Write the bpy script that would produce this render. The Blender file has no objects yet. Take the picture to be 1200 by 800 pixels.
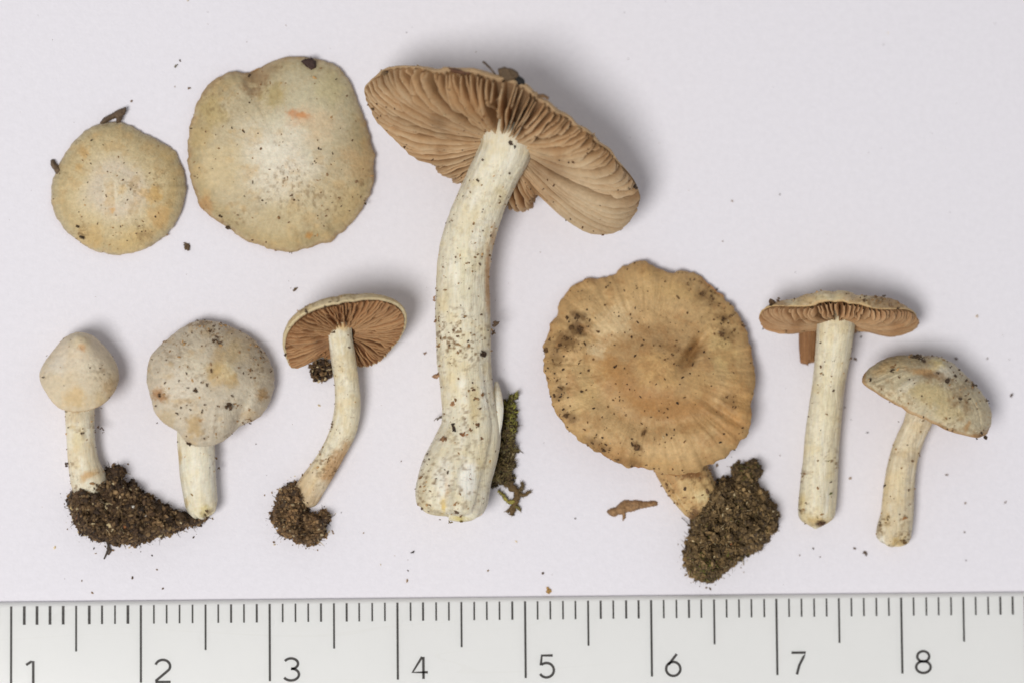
import bpy, math, random
import numpy as np

# ------------------------------------------------------------------ camera, light, exposure
SC = bpy.context.scene
COL = SC.collection
PXM = 14900.0                  # photo pixels per metre on the paper
DIST = 0.245                   # camera distance (metres)
FPX = PXM * DIST               # focal length in photo pixels
TX, TY = math.radians(4.7), math.radians(4.0)

def nrm(v):
    v = np.asarray(v, float)
    return v / np.linalg.norm(v)

CAM = DIST * nrm([-math.tan(TX), -math.tan(TY), 1.0])
FWD = nrm(-CAM)
RGT = nrm(np.cross(FWD, [0, 1, 0]))
UPV = np.cross(RGT, FWD)

cam_d = bpy.data.cameras.new('camera')
cam_d.sensor_width = 36.0
cam_d.lens = FPX / 1200.0 * 36.0
cam_d.clip_start, cam_d.clip_end = 0.01, 20.0
cam = bpy.data.objects.new('camera', cam_d)
COL.objects.link(cam)
import mathutils
cam.matrix_world = mathutils.Matrix(((RGT[0], UPV[0], -FWD[0], CAM[0]), (RGT[1], UPV[1], -FWD[1], CAM[1]),
                                     (RGT[2], UPV[2], -FWD[2], CAM[2]), (0, 0, 0, 1)))
SC.camera = cam
cam_d.dof.use_dof = True
cam_d.dof.focus_distance = DIST - 0.004
cam_d.dof.aperture_fstop = 16.0

world = bpy.data.worlds.new('World')
SC.world = world
world.use_nodes = True
bgn = world.node_tree.nodes['Background']
bgn.inputs['Color'].default_value = (0.97, 0.97, 1.0, 1)
bgn.inputs['Strength'].default_value = 0.345

def area(name, loc, size, power, col):
    l = bpy.data.lights.new(name, 'AREA')
    l.shape = 'DISK'; l.size = size; l.energy = power; l.color = col
    o = bpy.data.objects.new(name, l); COL.objects.link(o)
    o.location = loc
    d = mathutils.Vector((0, 0, 0)) - mathutils.Vector(loc)
    o.rotation_euler = d.to_track_quat('-Z', 'Y').to_euler()
    return o
area('key_lamp', (-0.22, -0.18, 0.60), 0.24, 3.32, (1.0, 0.985, 0.955))

SC.view_settings.view_transform = 'Standard'
SC.view_settings.look = 'None'
SC.view_settings.exposure = 0.0
SC.view_settings.gamma = 1.0
SC.view_settings.use_curve_mapping = False
SC.render.engine = 'CYCLES'
SC.cycles.use_denoising = True
SC.cycles.filter_width = 1.7

# ------------------------------------------------------------------ pixel -> place
def px2w(x, y, z=0.0):
    """photo pixel and height above the paper (in photo pixels) -> metres"""
    d = FWD + ((x - 600.0) / FPX) * RGT - ((y - 400.0) / FPX) * UPV
    h = z / PXM
    t = (h - CAM[2]) / d[2]
    return CAM + t * d

class Place:
    """one linear frame per thing, found at its foot on the paper"""
    def __init__(self, x, y, zmid=20.0):
        self.a = np.array([x, y, 0.0])
        self.o = px2w(x, y, 0)
        e = 30.0
        cx = (px2w(x + e, y, zmid) - px2w(x - e, y, zmid)) / (2 * e)
        cy = (px2w(x, y + e, zmid) - px2w(x, y - e, zmid)) / (2 * e)
        cz = (px2w(x, y, zmid * 2) - px2w(x, y, 0)) / (zmid * 2)
        self.J = np.stack([cx, cy, cz], axis=1)
    def __call__(self, P):
        return (np.asarray(P, float) - self.a) @ self.J.T

# ------------------------------------------------------------------ noise (numpy)
def _hash(ix, iy, iz, seed):
    h = (ix.astype(np.int64) * 374761393 + iy.astype(np.int64) * 668265263 + iz.astype(np.int64) * 2147483647 + seed * 974634777)
    h = (h ^ (h >> 13)) * 1274126177
    h = h & 0xFFFFFFFF
    h = (h ^ (h >> 16)) * 2246822519 & 0xFFFFFFFF
    h = h ^ (h >> 15)
    return (h & 0xFFFFFF) / float(0xFFFFFF) * 2 - 1

def vnoise(p, seed=0):
    p = np.asarray(p, float)
    f = np.floor(p); w = p - f; w = w * w * w * (w * (w * 6 - 15) + 10)
    i = f.astype(np.int64)
    r = 0
    for dx in (0, 1):
        wx = w[:, 0] if dx else 1 - w[:, 0]
        for dy in (0, 1):
            wy = w[:, 1] if dy else 1 - w[:, 1]
            for dz in (0, 1):
                wz = w[:, 2] if dz else 1 - w[:, 2]
                r = r + wx * wy * wz * _hash(i[:, 0] + dx, i[:, 1] + dy, i[:, 2] + dz, seed)
    return r

def fbm(p, seed=0, octv=4, gain=0.5):
    p = np.asarray(p, float)
    a, t, r = 1.0, 0.0, 0.0
    for k in range(octv):
        r = r + a * vnoise(p * (2.03 ** k) + 17.3 * k, seed + 31 * k); t += a; a *= gain
    return r / t

def n2(x, y, sc, seed=0, octv=4):
    return fbm(np.stack([x * sc, y * sc, np.full_like(x, 0.37)], 1), seed, octv)

def sstep(a, b, x):
    t = np.clip((x - a) / (b - a), 0, 1)
    return t * t * (3 - 2 * t)

def lin(c):
    c = np.asarray(c, float) / 255.0
    return np.where(c <= 0.04045, c / 12.92, ((c + 0.055) / 1.055) ** 2.4)

def mix(a, b, t):
    t = np.clip(np.asarray(t, float), 0, 1)
    if t.ndim == 1: t = t[:, None]
    return a * (1 - t) + b * t

# ------------------------------------------------------------------ meshes and objects
def make_mesh(name, v, quads, cols=None, smooth=True, tris=None, closed=True):
    v = np.asarray(v, float)
    quads = np.asarray(quads, np.int64).reshape(-1, 4) if quads is not None else np.zeros((0, 4), np.int64)
    tris = np.asarray(tris, np.int64).reshape(-1, 3) if tris is not None else np.zeros((0, 3), np.int64)
    if closed:
        def vol(a, b, c): return np.einsum('ij,ij->i', v[a], np.cross(v[b], v[c])).sum()
        V = 0
        if len(quads): V += vol(quads[:, 0], quads[:, 1], quads[:, 2]) + vol(quads[:, 0], quads[:, 2], quads[:, 3])
        if len(tris): V += vol(tris[:, 0], tris[:, 1], tris[:, 2])
        if V < 0:
            quads = quads[:, ::-1]; tris = tris[:, ::-1]
    me = bpy.data.meshes.new(name)
    me.vertices.add(len(v)); me.vertices.foreach_set('co', v.astype(np.float32).ravel())
    loops = np.concatenate([quads.ravel(), tris.ravel()])
    me.loops.add(len(loops)); me.loops.foreach_set('vertex_index', loops.astype(np.int32))
    starts = np.concatenate([np.arange(len(quads)) * 4, len(quads) * 4 + np.arange(len(tris)) * 3])
    me.polygons.add(len(starts)); me.polygons.foreach_set('loop_start', starts.astype(np.int32))
    me.update(calc_edges=True)
    me.polygons.foreach_set('use_smooth', np.full(len(starts), smooth, dtype=bool))
    if cols is not None:
        at = me.color_attributes.new('Col', 'FLOAT_COLOR', 'POINT')
        c4 = np.ones((len(v), 4), np.float32); c4[:, :3] = np.clip(cols, 0.002, 0.95)
        at.data.foreach_set('color', c4.ravel())
    me.update()
    return me

def obj(name, me, mat=None, parent=None, **props):
    o = bpy.data.objects.new(name, me)
    COL.objects.link(o)
    if mat is not None: me.materials.append(mat)
    if parent is not None: o.parent = parent
    for k, x in props.items(): o[k] = x
    return o

def thing(name, place, label, cat, group=None):
    o = bpy.data.objects.new(name, None); COL.objects.link(o)
    o.empty_display_size = 0.003
    o.location = place.o
    o['label'] = label; o['category'] = cat
    if group: o['group'] = group
    return o

def grid_quads(nr, nc, wrap=True):
    r = np.arange(nr - 1)[:, None]; c = np.arange(nc if wrap else nc - 1)[None, :]
    c2 = (c + 1) % nc
    return np.stack([r * nc + c, r * nc + c2, (r + 1) * nc + c2, (r + 1) * nc + c], -1).reshape(-1, 4)

# ------------------------------------------------------------------ materials
def material(name, rough=0.6, bump=0.3, bscale=2500, var=0.12, vscale=1800, sss=0.0, spec=0.4, base=None, srad=(0.0007, 0.0005, 0.0004), coat=0.0, stretch=None):
    m = bpy.data.materials.new(name); m.use_nodes = True
    nt = m.node_tree; N = nt.nodes; L = nt.links
    b = N['Principled BSDF']
    tc = N.new('ShaderNodeTexCoord')
    if base is None:
        at = N.new('ShaderNodeAttribute'); at.attribute_name = 'Col'; csock = at.outputs['Color']
    else:
        rgb = N.new('ShaderNodeRGB'); rgb.outputs[0].default_value = (*base, 1); csock = rgb.outputs[0]
    n = N.new('ShaderNodeTexNoise'); n.inputs['Scale'].default_value = vscale; n.inputs['Detail'].default_value = 5
    n.inputs['Roughness'].default_value = 0.65
    vec = tc.outputs['Object']
    if stretch:
        mp = N.new('ShaderNodeMapping'); mp.inputs['Scale'].default_value = stretch; L.new(vec, mp.inputs['Vector']); vec = mp.outputs['Vector']
    L.new(vec, n.inputs['Vector'])
    mr = N.new('ShaderNodeMapRange')
    mr.inputs['From Min'].default_value = 0.25; mr.inputs['From Max'].default_value = 0.75
    mr.inputs['To Min'].default_value = 1 - var; mr.inputs['To Max'].default_value = 1 + var
    L.new(n.outputs['Fac'], mr.inputs['Value'])
    mx = N.new('ShaderNodeVectorMath'); mx.operation = 'SCALE'
    L.new(csock, mx.inputs[0]); L.new(mr.outputs['Result'], mx.inputs['Scale'])
    L.new(mx.outputs['Vector'], b.inputs['Base Color'])
    n2_ = N.new('ShaderNodeTexNoise'); n2_.inputs['Scale'].default_value = bscale; n2_.inputs['Detail'].default_value = 6
    n2_.inputs['Roughness'].default_value = 0.6
    L.new(vec, n2_.inputs['Vector'])
    bp = N.new('ShaderNodeBump'); bp.inputs['Strength'].default_value = bump; bp.inputs['Distance'].default_value = 0.0001
    L.new(n2_.outputs['Fac'], bp.inputs['Height']); L.new(bp.outputs['Normal'], b.inputs['Normal'])
    b.inputs['Roughness'].default_value = rough
    b.inputs['Specular IOR Level'].default_value = spec
    if sss > 0:
        b.inputs['Subsurface Weight'].default_value = sss
        b.inputs['Subsurface Radius'].default_value = (1.0, srad[1] / srad[0], srad[2] / srad[0])
        b.inputs['Subsurface Scale'].default_value = srad[0]
    if coat:
        b.inputs['Coat Weight'].default_value = coat; b.inputs['Coat Roughness'].default_value = 0.15
    return m

M_CAP = material('cap_skin', 0.6, 0.8, 3200, 0.15, 2600, 0.15, 0.3)
M_GILL = material('gill_flesh', 0.7, 0.5, 4000, 0.14, 2500, 0.2, 0.25)
M_STEM = material('stem_flesh', 0.62, 0.9, 4500, 0.12, 4200, 0.15, 0.3, stretch=(1, .16, 1))
M_SOIL = material('damp_soil', 0.8, 0.8, 6000, 0.3, 3500, 0.0, 0.35)
M_CRUMB = material('soil_grains', 0.75, 0.5, 7000, 0.25, 5000, 0.0, 0.4)
M_MOSS = material('moss', 0.6, 0.4, 5000, 0.2, 4000, 0.1, 0.35)
M_INK = material('black_ink', 0.5, 0.2, 5000, 0.55, 2200, 0.0, 0.3, base=(0.055, 0.05, 0.047))
M_PAPER = material('white_paper', 0.88, 0.35, 4200, 0.03, 1900, 0.0, 0.2, base=(0.785, 0.762, 0.808))

def ruler_material():
    m = material('frosted_plastic', 0.3, 0.06, 900, 0.012, 120, 0.35, 0.5, base=(0.80, 0.80, 0.782), srad=(0.002, 0.002, 0.002))
    nt = m.node_tree; N = nt.nodes; L = nt.links
    b = N['Principled BSDF']
    # fine straight scratches
    tc = N.new('ShaderNodeTexCoord')
    prev = None
    for ang, sc, thr in ((0.5, 260, 0.0016), (-0.75, 210, 0.0014), (-1.25, 170, 0.0018)):
        mp = N.new('ShaderNodeMapping'); mp.inputs['Rotation'].default_value = (0, 0, ang); mp.inputs['Scale'].default_value = (sc * 0.06, sc, 1)
        L.new(tc.outputs['Object'], mp.inputs['Vector'])
        vz = N.new('ShaderNodeTexNoise'); vz.inputs['Scale'].default_value = 1.0; vz.inputs['Detail'].default_value = 1
        L.new(mp.outputs['Vector'], vz.inputs['Vector'])
        s = N.new('ShaderNodeMath'); s.operation = 'SUBTRACT'; s.inputs[1].default_value = 0.62; L.new(vz.outputs['Fac'], s.inputs[0])
        a = N.new('ShaderNodeMath'); a.operation = 'ABSOLUTE'; L.new(s.outputs[0], a.inputs[0])
        c = N.new('ShaderNodeMath'); c.operation = 'LESS_THAN'; c.inputs[1].default_value = thr; L.new(a.outputs[0], c.inputs[0])
        if prev is None: prev = c
        else:
            mxn = N.new('ShaderNodeMath'); mxn.operation = 'MAXIMUM'
            L.new(prev.outputs[0], mxn.inputs[0]); L.new(c.outputs[0], mxn.inputs[1]); prev = mxn
    src = b.inputs['Base Color'].links[0].from_socket
    mc = N.new('ShaderNodeMix'); mc.data_type = 'RGBA'; mc.blend_type = 'MULTIPLY'
    mc.inputs['B'].default_value = (0.86, 0.84, 0.79, 1)
    fm = N.new('ShaderNodeMath'); fm.operation = 'MULTIPLY'; fm.inputs[1].default_value = 0.1
    L.new(prev.outputs[0], fm.inputs[0]); L.new(fm.outputs[0], mc.inputs['Factor']); L.new(src, mc.inputs['A']); L.new(mc.outputs['Result'], b.inputs['Base Color'])
    bp = [x for x in N if x.type == 'BUMP'][0]
    b2 = N.new('ShaderNodeBump'); b2.inputs['Strength'].default_value = 0.12; b2.inputs['Distance'].default_value = 0.00002; b2.invert = True
    L.new(prev.outputs[0], b2.inputs['Height']); L.new(bp.outputs['Normal'], b2.inputs['Normal']); L.new(b2.outputs['Normal'], b.inputs['Normal'])
    return m
M_RULER = ruler_material()

# ------------------------------------------------------------------ the paper
def paper():
    n = 60
    xs = np.linspace(-0.12, 0.12, n); ys = np.linspace(-0.13, 0.13, n)
    X, Y = np.meshgrid(xs, ys)
    P = np.stack([X.ravel(), Y.ravel(), np.zeros(n * n)], 1)
    P2 = P.copy(); P2[:, 2] = -0.0003
    q = grid_quads(n, n, False)
    me = make_mesh('paper', np.concatenate([P, P2]), np.concatenate([q, q[:, ::-1] + n * n]), closed=False, smooth=True)
    o = obj('paper_ground', me, M_PAPER, None, kind='structure')
    return o
paper()

# ------------------------------------------------------------------ the ruler
RH = 0.7e-3 * PXM                                  # thickness in photo pixels
def ruler():
    # two marks of the scale fix the place, the turn and the length of a centimetre
    p1, p8 = px2w(13.0, 710.0, RH), px2w(1056.0, 699.6, RH)
    ex = nrm(p8 - p1); cm = np.linalg.norm(p8 - p1) / 7.0
    ez = np.array([0, 0, 1.0]); ey = np.cross(ez, ex)
    org = p1 - ex * cm                              # the zero mark
    root = bpy.data.objects.new('ruler', None); COL.objects.link(root)
    root['label'] = 'white plastic centimetre ruler lying below the mushrooms, numbered 1 to 8'
    root['category'] = 'ruler'
    h = 0.7e-3
    root.matrix_world = mathutils.Matrix(((ex[0], ey[0], 0, org[0]), (ex[1], ey[1], 0, org[1]), (0, 0, 1, 0), (0, 0, 0, 1)))
    # body: a rounded bar, section swept along x
    top = 0.00034
    W = 0.027
    sec = []
    for k in range(7):
        a = math.pi / 2 * k / 6
        sec.append((top - 0.00045 + 0.00045 * math.sin(a), (h - 0.0001) * math.cos(a) + 0.0001))
    sec += [(top - 0.00002, 0.00001), (-W + 0.0002, 0.00001), (-W, 0.0002), (-W, h - 0.0002), (-W + 0.0003, h)]
    sec = np.array(sec)
    x0, x1 = -0.6 * cm, 10.6 * cm
    xs = np.concatenate([[x0, x0 + 0.0003], np.linspace(x0 + 0.002, x1 - 0.002, 40), [x1 - 0.0003, x1]])
    V = []
    cen = sec.mean(0)
    for i, x in enumerate(xs):
        s = sec if 0 < i < len(xs) - 1 else cen + (sec - cen) * np.array([0.99, 0.8])
        for (yy, zz) in s: V.append((x, yy, zz))
    n = len(sec)
    q = grid_quads(len(xs), n)
    nV = len(V)
    V += [(x0, cen[0], cen[1]), (x1, cen[0], cen[1])]
    tr = [(nV, (k + 1) % n, k) for k in range(n)] + [(nV + 1, (len(xs) - 1) * n + k, (len(xs) - 1) * n + (k + 1) % n) for k in range(n)]
    me = make_mesh('ruler_body', np.array(V), q, smooth=True, tris=tr)
    body = obj('body', me, M_RULER, root)
    # marks
    rng = np.random.RandomState(5)
    w = 0.00011
    def tick(L, wd):
        z0, z1 = -0.00004, 0.000012
        v = [(-wd / 2, 0, z0), (wd / 2, 0, z0), (wd / 2, -L, z0), (-wd / 2, -L, z0), (-wd / 2, 0, z1), (wd / 2, 0, z1), (wd / 2, -L, z1), (-wd / 2, -L, z1)]
        f = [(0, 1, 2, 3), (4, 5, 6, 7), (0, 1, 5, 4), (1, 2, 6, 5), (2, 3, 7, 6), (3, 0, 4, 7)]
        me = make_mesh('tick', v, f, smooth=False); me.materials.append(M_INK); return me
    ticks = {0: [tick(0.00595, 0.00017)], 5: [tick(0.0035, 0.00015)], 1: [tick(0.00142, x) for x in (0.00013, 0.00016, 0.00021)]}
    for k in range(0, 101):
        kind = 0 if k % 10 == 0 else 5 if k % 5 == 0 else 1
        wsel = ticks[kind]
        mesh = wsel[0] if len(wsel) == 1 else wsel[2 if 10 < k < 20 and rng.rand() < 0.75 else int(rng.rand() < 0.3)]
        o = bpy.data.objects.new('tick_mark', mesh); COL.objects.link(o); o.parent = root
        o.location = (k * 0.1 * cm + rng.normal(0, 0.000008), 0, h)
    # numerals: engraved single strokes
    def arc(cx, cy, rx, ry, a0, a1, n=14):
        return [(cx + rx * math.cos(math.radians(a0 + (a1 - a0) * i / n)), cy + ry * math.sin(math.radians(a0 + (a1 - a0) * i / n))) for i in range(n + 1)]
    D = {
        '0': [arc(.33, .5, .33, .5, 90, 450, 30)],
        '1': [[(0.02, .84), (.24, .98), (.34, 1.0), (.34, 0)]],
        '2': [arc(.33, .71, .33, .29, 165, -35, 18) + [(.02, .06), (0.0, .0), (.68, .0)]],
        '3': [arc(.30, .76, .32, .24, 150, -90, 16) + arc(.30, .27, .36, .27, 88, -150, 18)],
        '4': [[(.44, 1.0), (0.0, .30), (.70, .30)], [(.50, 1.0), (.50, 0)]],
        '5': [[(.60, 1.0), (.10, 1.0), (.05, .56)] + arc(.31, .33, .34, .33, 128, -150, 20)],
        '6': [[(.50, 1.0), (.12, .52)] + arc(.33, .32, .33, .32, 140, -220, 28)],
        '7': [[(0, 1.0), (.66, 1.0), (.56, .80), (.36, .42), (.24, 0)]],
        '8': [arc(.33, .76, .28, .24, -90, 270, 26), arc(.33, .27, .34, .27, 90, 450, 28)],
        '9': [arc(.33, .68, .33, .32, -40, 320, 28) + [(.54, .48), (.16, 0)]],
    }
    H, wd = 0.00170, 0.0002
    for num in range(1, 11):
        V, F = [], []
        for ci, ch in enumerate(str(num)):
            for line in D[ch]:
                pts = np.array(line) * H + np.array([ci * H * 0.9, 0])
                t = np.gradient(pts, axis=0); t /= np.linalg.norm(t, axis=1)[:, None] + 1e-12
                nn = np.stack([-t[:, 1], t[:, 0]], 1)
                b = len(V)
                for p, m_ in zip(pts, nn):
                    for s, z in ((1, -0.00003), (1, 0.000012), (-1, 0.000012), (-1, -0.00003)):
                        V.append((p[0] + s * m_[0] * wd / 2, p[1] + s * m_[1] * wd / 2, z))
                for i in range(len(pts) - 1):
                    for j in range(4):
                        F.append((b + i * 4 + j, b + i * 4 + (j + 1) % 4, b + i * 4 + 4 + (j + 1) % 4, b + i * 4 + 4 + j))
                e = b + (len(pts) - 1) * 4
                F += [(b, b + 1, b + 2, b + 3), (e + 3, e + 2, e + 1, e)]
        me = make_mesh('numeral', np.array(V), F, smooth=False, closed=False)
        o = obj('numeral', me, M_INK, root)
        o['label'] = 'engraved black numeral %d' % num
        o.location = (num * cm + 0.00112, -0.00592, h)
ruler()

# ------------------------------------------------------------------ grains, fibres, clods
_g = (1 + 5 ** 0.5) / 2
ICO = np.array([(-1, _g, 0), (1, _g, 0), (-1, -_g, 0), (1, -_g, 0), (0, -1, _g), (0, 1, _g), (0, -1, -_g), (0, 1, -_g), (_g, 0, -1), (_g, 0, 1), (-_g, 0, -1), (-_g, 0, 1)]) / math.sqrt(1 + _g * _g)
ICOF = np.array([(0, 11, 5), (0, 5, 1), (0, 1, 7), (0, 7, 10), (0, 10, 11), (1, 5, 9), (5, 11, 4), (11, 10, 2), (10, 7, 6), (7, 1, 8), (3, 9, 4), (3, 4, 2), (3, 2, 6), (3, 6, 8), (3, 8, 9), (4, 9, 5), (2, 4, 11), (6, 2, 10), (8, 6, 7), (9, 8, 1)])

def rand_rot(n, rng):
    q = rng.normal(size=(n, 4)); q /= np.linalg.norm(q, axis=1)[:, None]
    w, x, y, z = q.T
    return np.stack([np.stack([1 - 2 * (y * y + z * z), 2 * (x * y - z * w), 2 * (x * z + y * w)], -1),
                     np.stack([2 * (x * y + z * w), 1 - 2 * (x * x + z * z), 2 * (y * z - x * w)], -1),
                     np.stack([2 * (x * z - y * w), 2 * (y * z + x * w), 1 - 2 * (x * x + y * y)], -1)], 1)

def grains(P, S, C, seed, elong=0.55):
    """many irregular grains: P (n,3) px, S (n,) radius px, C (n,3) linear colour -> v, tris, cols"""
    rng = np.random.RandomState(seed)
    n = len(P)
    sh = ICO[None] * (1 + rng.uniform(-0.35, 0.35, (n, 12, 1)))
    sc = np.stack([1 + rng.uniform(0, elong * 2, n), np.ones(n), 1 - rng.uniform(0, elong, n)], 1)
    sh = sh * sc[:, None, :]
    sh = np.einsum('nij,nkj->nki', rand_rot(n, rng), sh)
    V = P[:, None, :] + sh * S[:, None, None]
    T = ICOF[None] + (np.arange(n) * 12)[:, None, None]
    return V.reshape(-1, 3), T.reshape(-1, 3), np.repeat(C, 12, axis=0)

SOILPAL = [lin(c) for c in ((70, 51, 34), (84, 63, 42), (100, 76, 50), (118, 92, 62), (58, 43, 30), (134, 108, 74))]
SPECKPAL = [lin(c) for c in ((132, 100, 64), (152, 118, 76), (112, 84, 56), (178, 140, 92), (138, 108, 76), (92, 72, 54))]
def soil_cols(n, rng, pale=0.03, pal=None):
    pal = np.array(pal if pal is not None else SOILPAL)
    c = pal[rng.randint(0, len(pal), n)] * rng.uniform(0.7, 1.3, (n, 1))
    k = rng.rand(n) < pale
    c[k] = lin((205, 185, 145)) * rng.uniform(0.6, 1.1, (k.sum(), 1))
    return c

def fibres(P0, DIR, LEN, R, C, seed, bend=0.3, seg=4):
    """thin three-sided tapering strands"""
    rng = np.random.RandomState(seed)
    V, Q, CC = [], [], []
    for p, d, l, r, c in zip(P0, DIR, LEN, R, C):
        d = nrm(d); a = nrm(np.cross(d, rng.normal(size=3))); b = np.cross(d, a)
        kx, ky = rng.normal(0, bend, 2)
        base = len(V)
        for i in range(seg + 1):
            t = i / seg
            c0 = p + d * l * t + (a * kx + b * ky) * l * t * t
            rr = r * (1 - 0.75 * t)
            for j in range(3):
                an = 2 * math.pi * j / 3
                V.append(c0 + (a * math.cos(an) + b * math.sin(an)) * rr); CC.append(c)
        for i in range(seg):
            for j in range(3):
                Q.append((base + i * 3 + j, base + i * 3 + (j + 1) % 3, base + i * 3 + 3 + (j + 1) % 3, base + i * 3 + 3 + j))
    return np.array(V), np.array(Q), np.array(CC)

def poly_sd(x, y, poly):
    """signed distance, positive inside"""
    poly = np.asarray(poly, float); n = len(poly)
    d2 = np.full(x.shape, 1e18); ins = np.zeros(x.shape, bool)
    for i in range(n):
        a, b = poly[i], poly[(i + 1) % n]
        e = b - a; wx, wy = x - a[0], y - a[1]
        t = np.clip((wx * e[0] + wy * e[1]) / (e @ e + 1e-12), 0, 1)
        d2 = np.minimum(d2, (wx - t * e[0]) ** 2 + (wy - t * e[1]) ** 2)
        c = ((a[1] > y) != (b[1] > y)) & (x < (b[0] - a[0]) * (y - a[1]) / (b[1] - a[1] + 1e-12) + a[0])
        ins ^= c
    d = np.sqrt(d2)
    return np.where(ins, d, -d)

def clod(poly, H, width, seed, step=1.6, rough=0.3, z0=0.0, edge=1.5, zfun=None):
    """a lump with the given plan outline: rounded height field on top, closed underneath. returns v, quads, height function"""
    poly = np.asarray(poly, float)
    lo, hi = poly.min(0) - 4, poly.max(0) + 4
    nx, ny = int((hi[0] - lo[0]) / step) + 1, int((hi[1] - lo[1]) / step) + 1
    X, Y = np.meshgrid(lo[0] + np.arange(nx) * step, lo[1] + np.arange(ny) * step)
    x, y = X.ravel(), Y.ravel()
    def height(x, y):
        d = poly_sd(x, y, poly) + edge * n2(x, y, 0.12, seed + 3, 4)
        t = np.clip(d / width, 0, 1)
        b = np.sqrt(np.clip(1 - (1 - t) ** 2, 0, 1))
        lum = 1 + rough * 1.2 * n2(x, y, 0.05, seed, 4) + rough * 0.8 * n2(x, y, 0.17, seed + 9, 3)
        z = H * b * lum
        return d, np.maximum(z, 0)
    d, z = height(x, y)
    base = zfun(x, y) if zfun is not None else z0
    inside = (d > 0).reshape(ny, nx)
    cell = inside[:-1, :-1] | inside[1:, :-1] | inside[:-1, 1:] | inside[1:, 1:]
    jy, jx = np.nonzero(cell)
    q = np.stack([jy * nx + jx, jy * nx + jx + 1, (jy + 1) * nx + jx + 1, (jy + 1) * nx + jx], 1)
    top = np.stack([x, y, base + z + 0.15], 1); bot = np.stack([x, y, base + 0 * z], 1)
    used = np.unique(q); remap = -np.ones(nx * ny, int); remap[used] = np.arange(len(used))
    q = remap[q]
    v = np.concatenate([top[used], bot[used]]); m = len(used)
    # rim walls
    e = np.concatenate([q[:, [0, 1]], q[:, [1, 2]], q[:, [2, 3]], q[:, [3, 0]]])
    key = e[:, 0] * (m + 1) + e[:, 1]; rkey = e[:, 1] * (m + 1) + e[:, 0]
    be = e[~np.isin(key, rkey)]
    wall = np.stack([be[:, 1], be[:, 0], be[:, 0] + m, be[:, 1] + m], 1)
    return v, np.concatenate([q, q[:, ::-1] + m, wall]), (lambda a, b: (lambda dz: (dz[0], dz[1] + (zfun(a, b) if zfun is not None else z0)))(height(a, b)))

def soil_mass(place, parent, poly, H, width, seed, ngr, pal=None, pale=0.03, gsz=(0.7, 2.6), name='soil_clod', label=None, edge=4.0):
    rng = np.random.RandomState(seed)
    v, q, hf = clod(poly, H, width, seed, edge=edge, rough=.45)
    pal = pal if pal is not None else SOILPAL
    c = np.tile(np.array(pal).mean(0) * 0.9, (len(v), 1)) * (1 + 0.7 * n2(v[:, 0], v[:, 1], 0.15, seed + 5)[:, None])
    o = obj(name, make_mesh(name, place(v), q, c), M_SOIL, parent)
    if label: o['label'] = label
    poly = np.asarray(poly, float); lo, hi = poly.min(0) - 14, poly.max(0) + 14
    P = rng.uniform(lo, hi, (ngr * 5, 2))
    d, z = hf(P[:, 0], P[:, 1])
    k = np.nonzero(d > -1.8)[0][:ngr]
    S = gsz[0] * .7 + (gsz[1] * 1.5 - gsz[0] * .7) * rng.rand(len(k)) ** 3
    Z = np.maximum(z[k] + S * 0.1 * rng.normal(size=len(k)), S * 0.6)
    # edge grains fall anywhere between the paper and the shoulder of the lump
    gcol = soil_cols(len(k), rng, pale, pal) * (1 + .55 * n2(P[k, 0], P[k, 1], .09, seed + 70, 3))[:, None]
    gv, gt, gc = grains(np.stack([P[k, 0], P[k, 1], Z], 1), S, gcol, seed + 1)
    far = np.nonzero((d < -2) & (d > -16))[0]; far = far[rng.rand(len(far)) < np.exp((d[far] + 2) / 3.5) * .18][:70]
    if len(far):
        sv = .35 + 1.1 * rng.rand(len(far)) ** 3
        v2, t2, c2 = grains(np.stack([P[far, 0], P[far, 1], sv * .6], 1), sv, soil_cols(len(far), rng, .1, pal) * 1.2, seed + 75)
        obj('soil_spill', make_mesh('soil_spill', place(v2), None, c2, False, t2, closed=False), M_CRUMB, o, kind='stuff')
    kf = k[:len(k) // 5]; nf = len(kf)
    fv, fq, fc = fibres(np.stack([P[kf, 0], P[kf, 1], z[kf] + .1], 1), np.stack([rng.normal(size=nf), rng.normal(size=nf), rng.uniform(-.1, .35, nf)], 1), rng.uniform(3, 9, nf), rng.uniform(.3, .6, nf), soil_cols(nf, rng, .06, pal) * .9, seed + 71)
    fv[:, 2] = np.maximum(fv[:, 2], .3)
    obj('root_fibres', make_mesh('root_fibres', place(fv), fq, fc, True, closed=False), M_CRUMB, o, kind='stuff')
    g = obj('soil_grains', make_mesh('soil_grains', place(gv), None, gc, smooth=False, tris=gt, closed=False), M_CRUMB, o, kind='stuff')
    return o, hf

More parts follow.
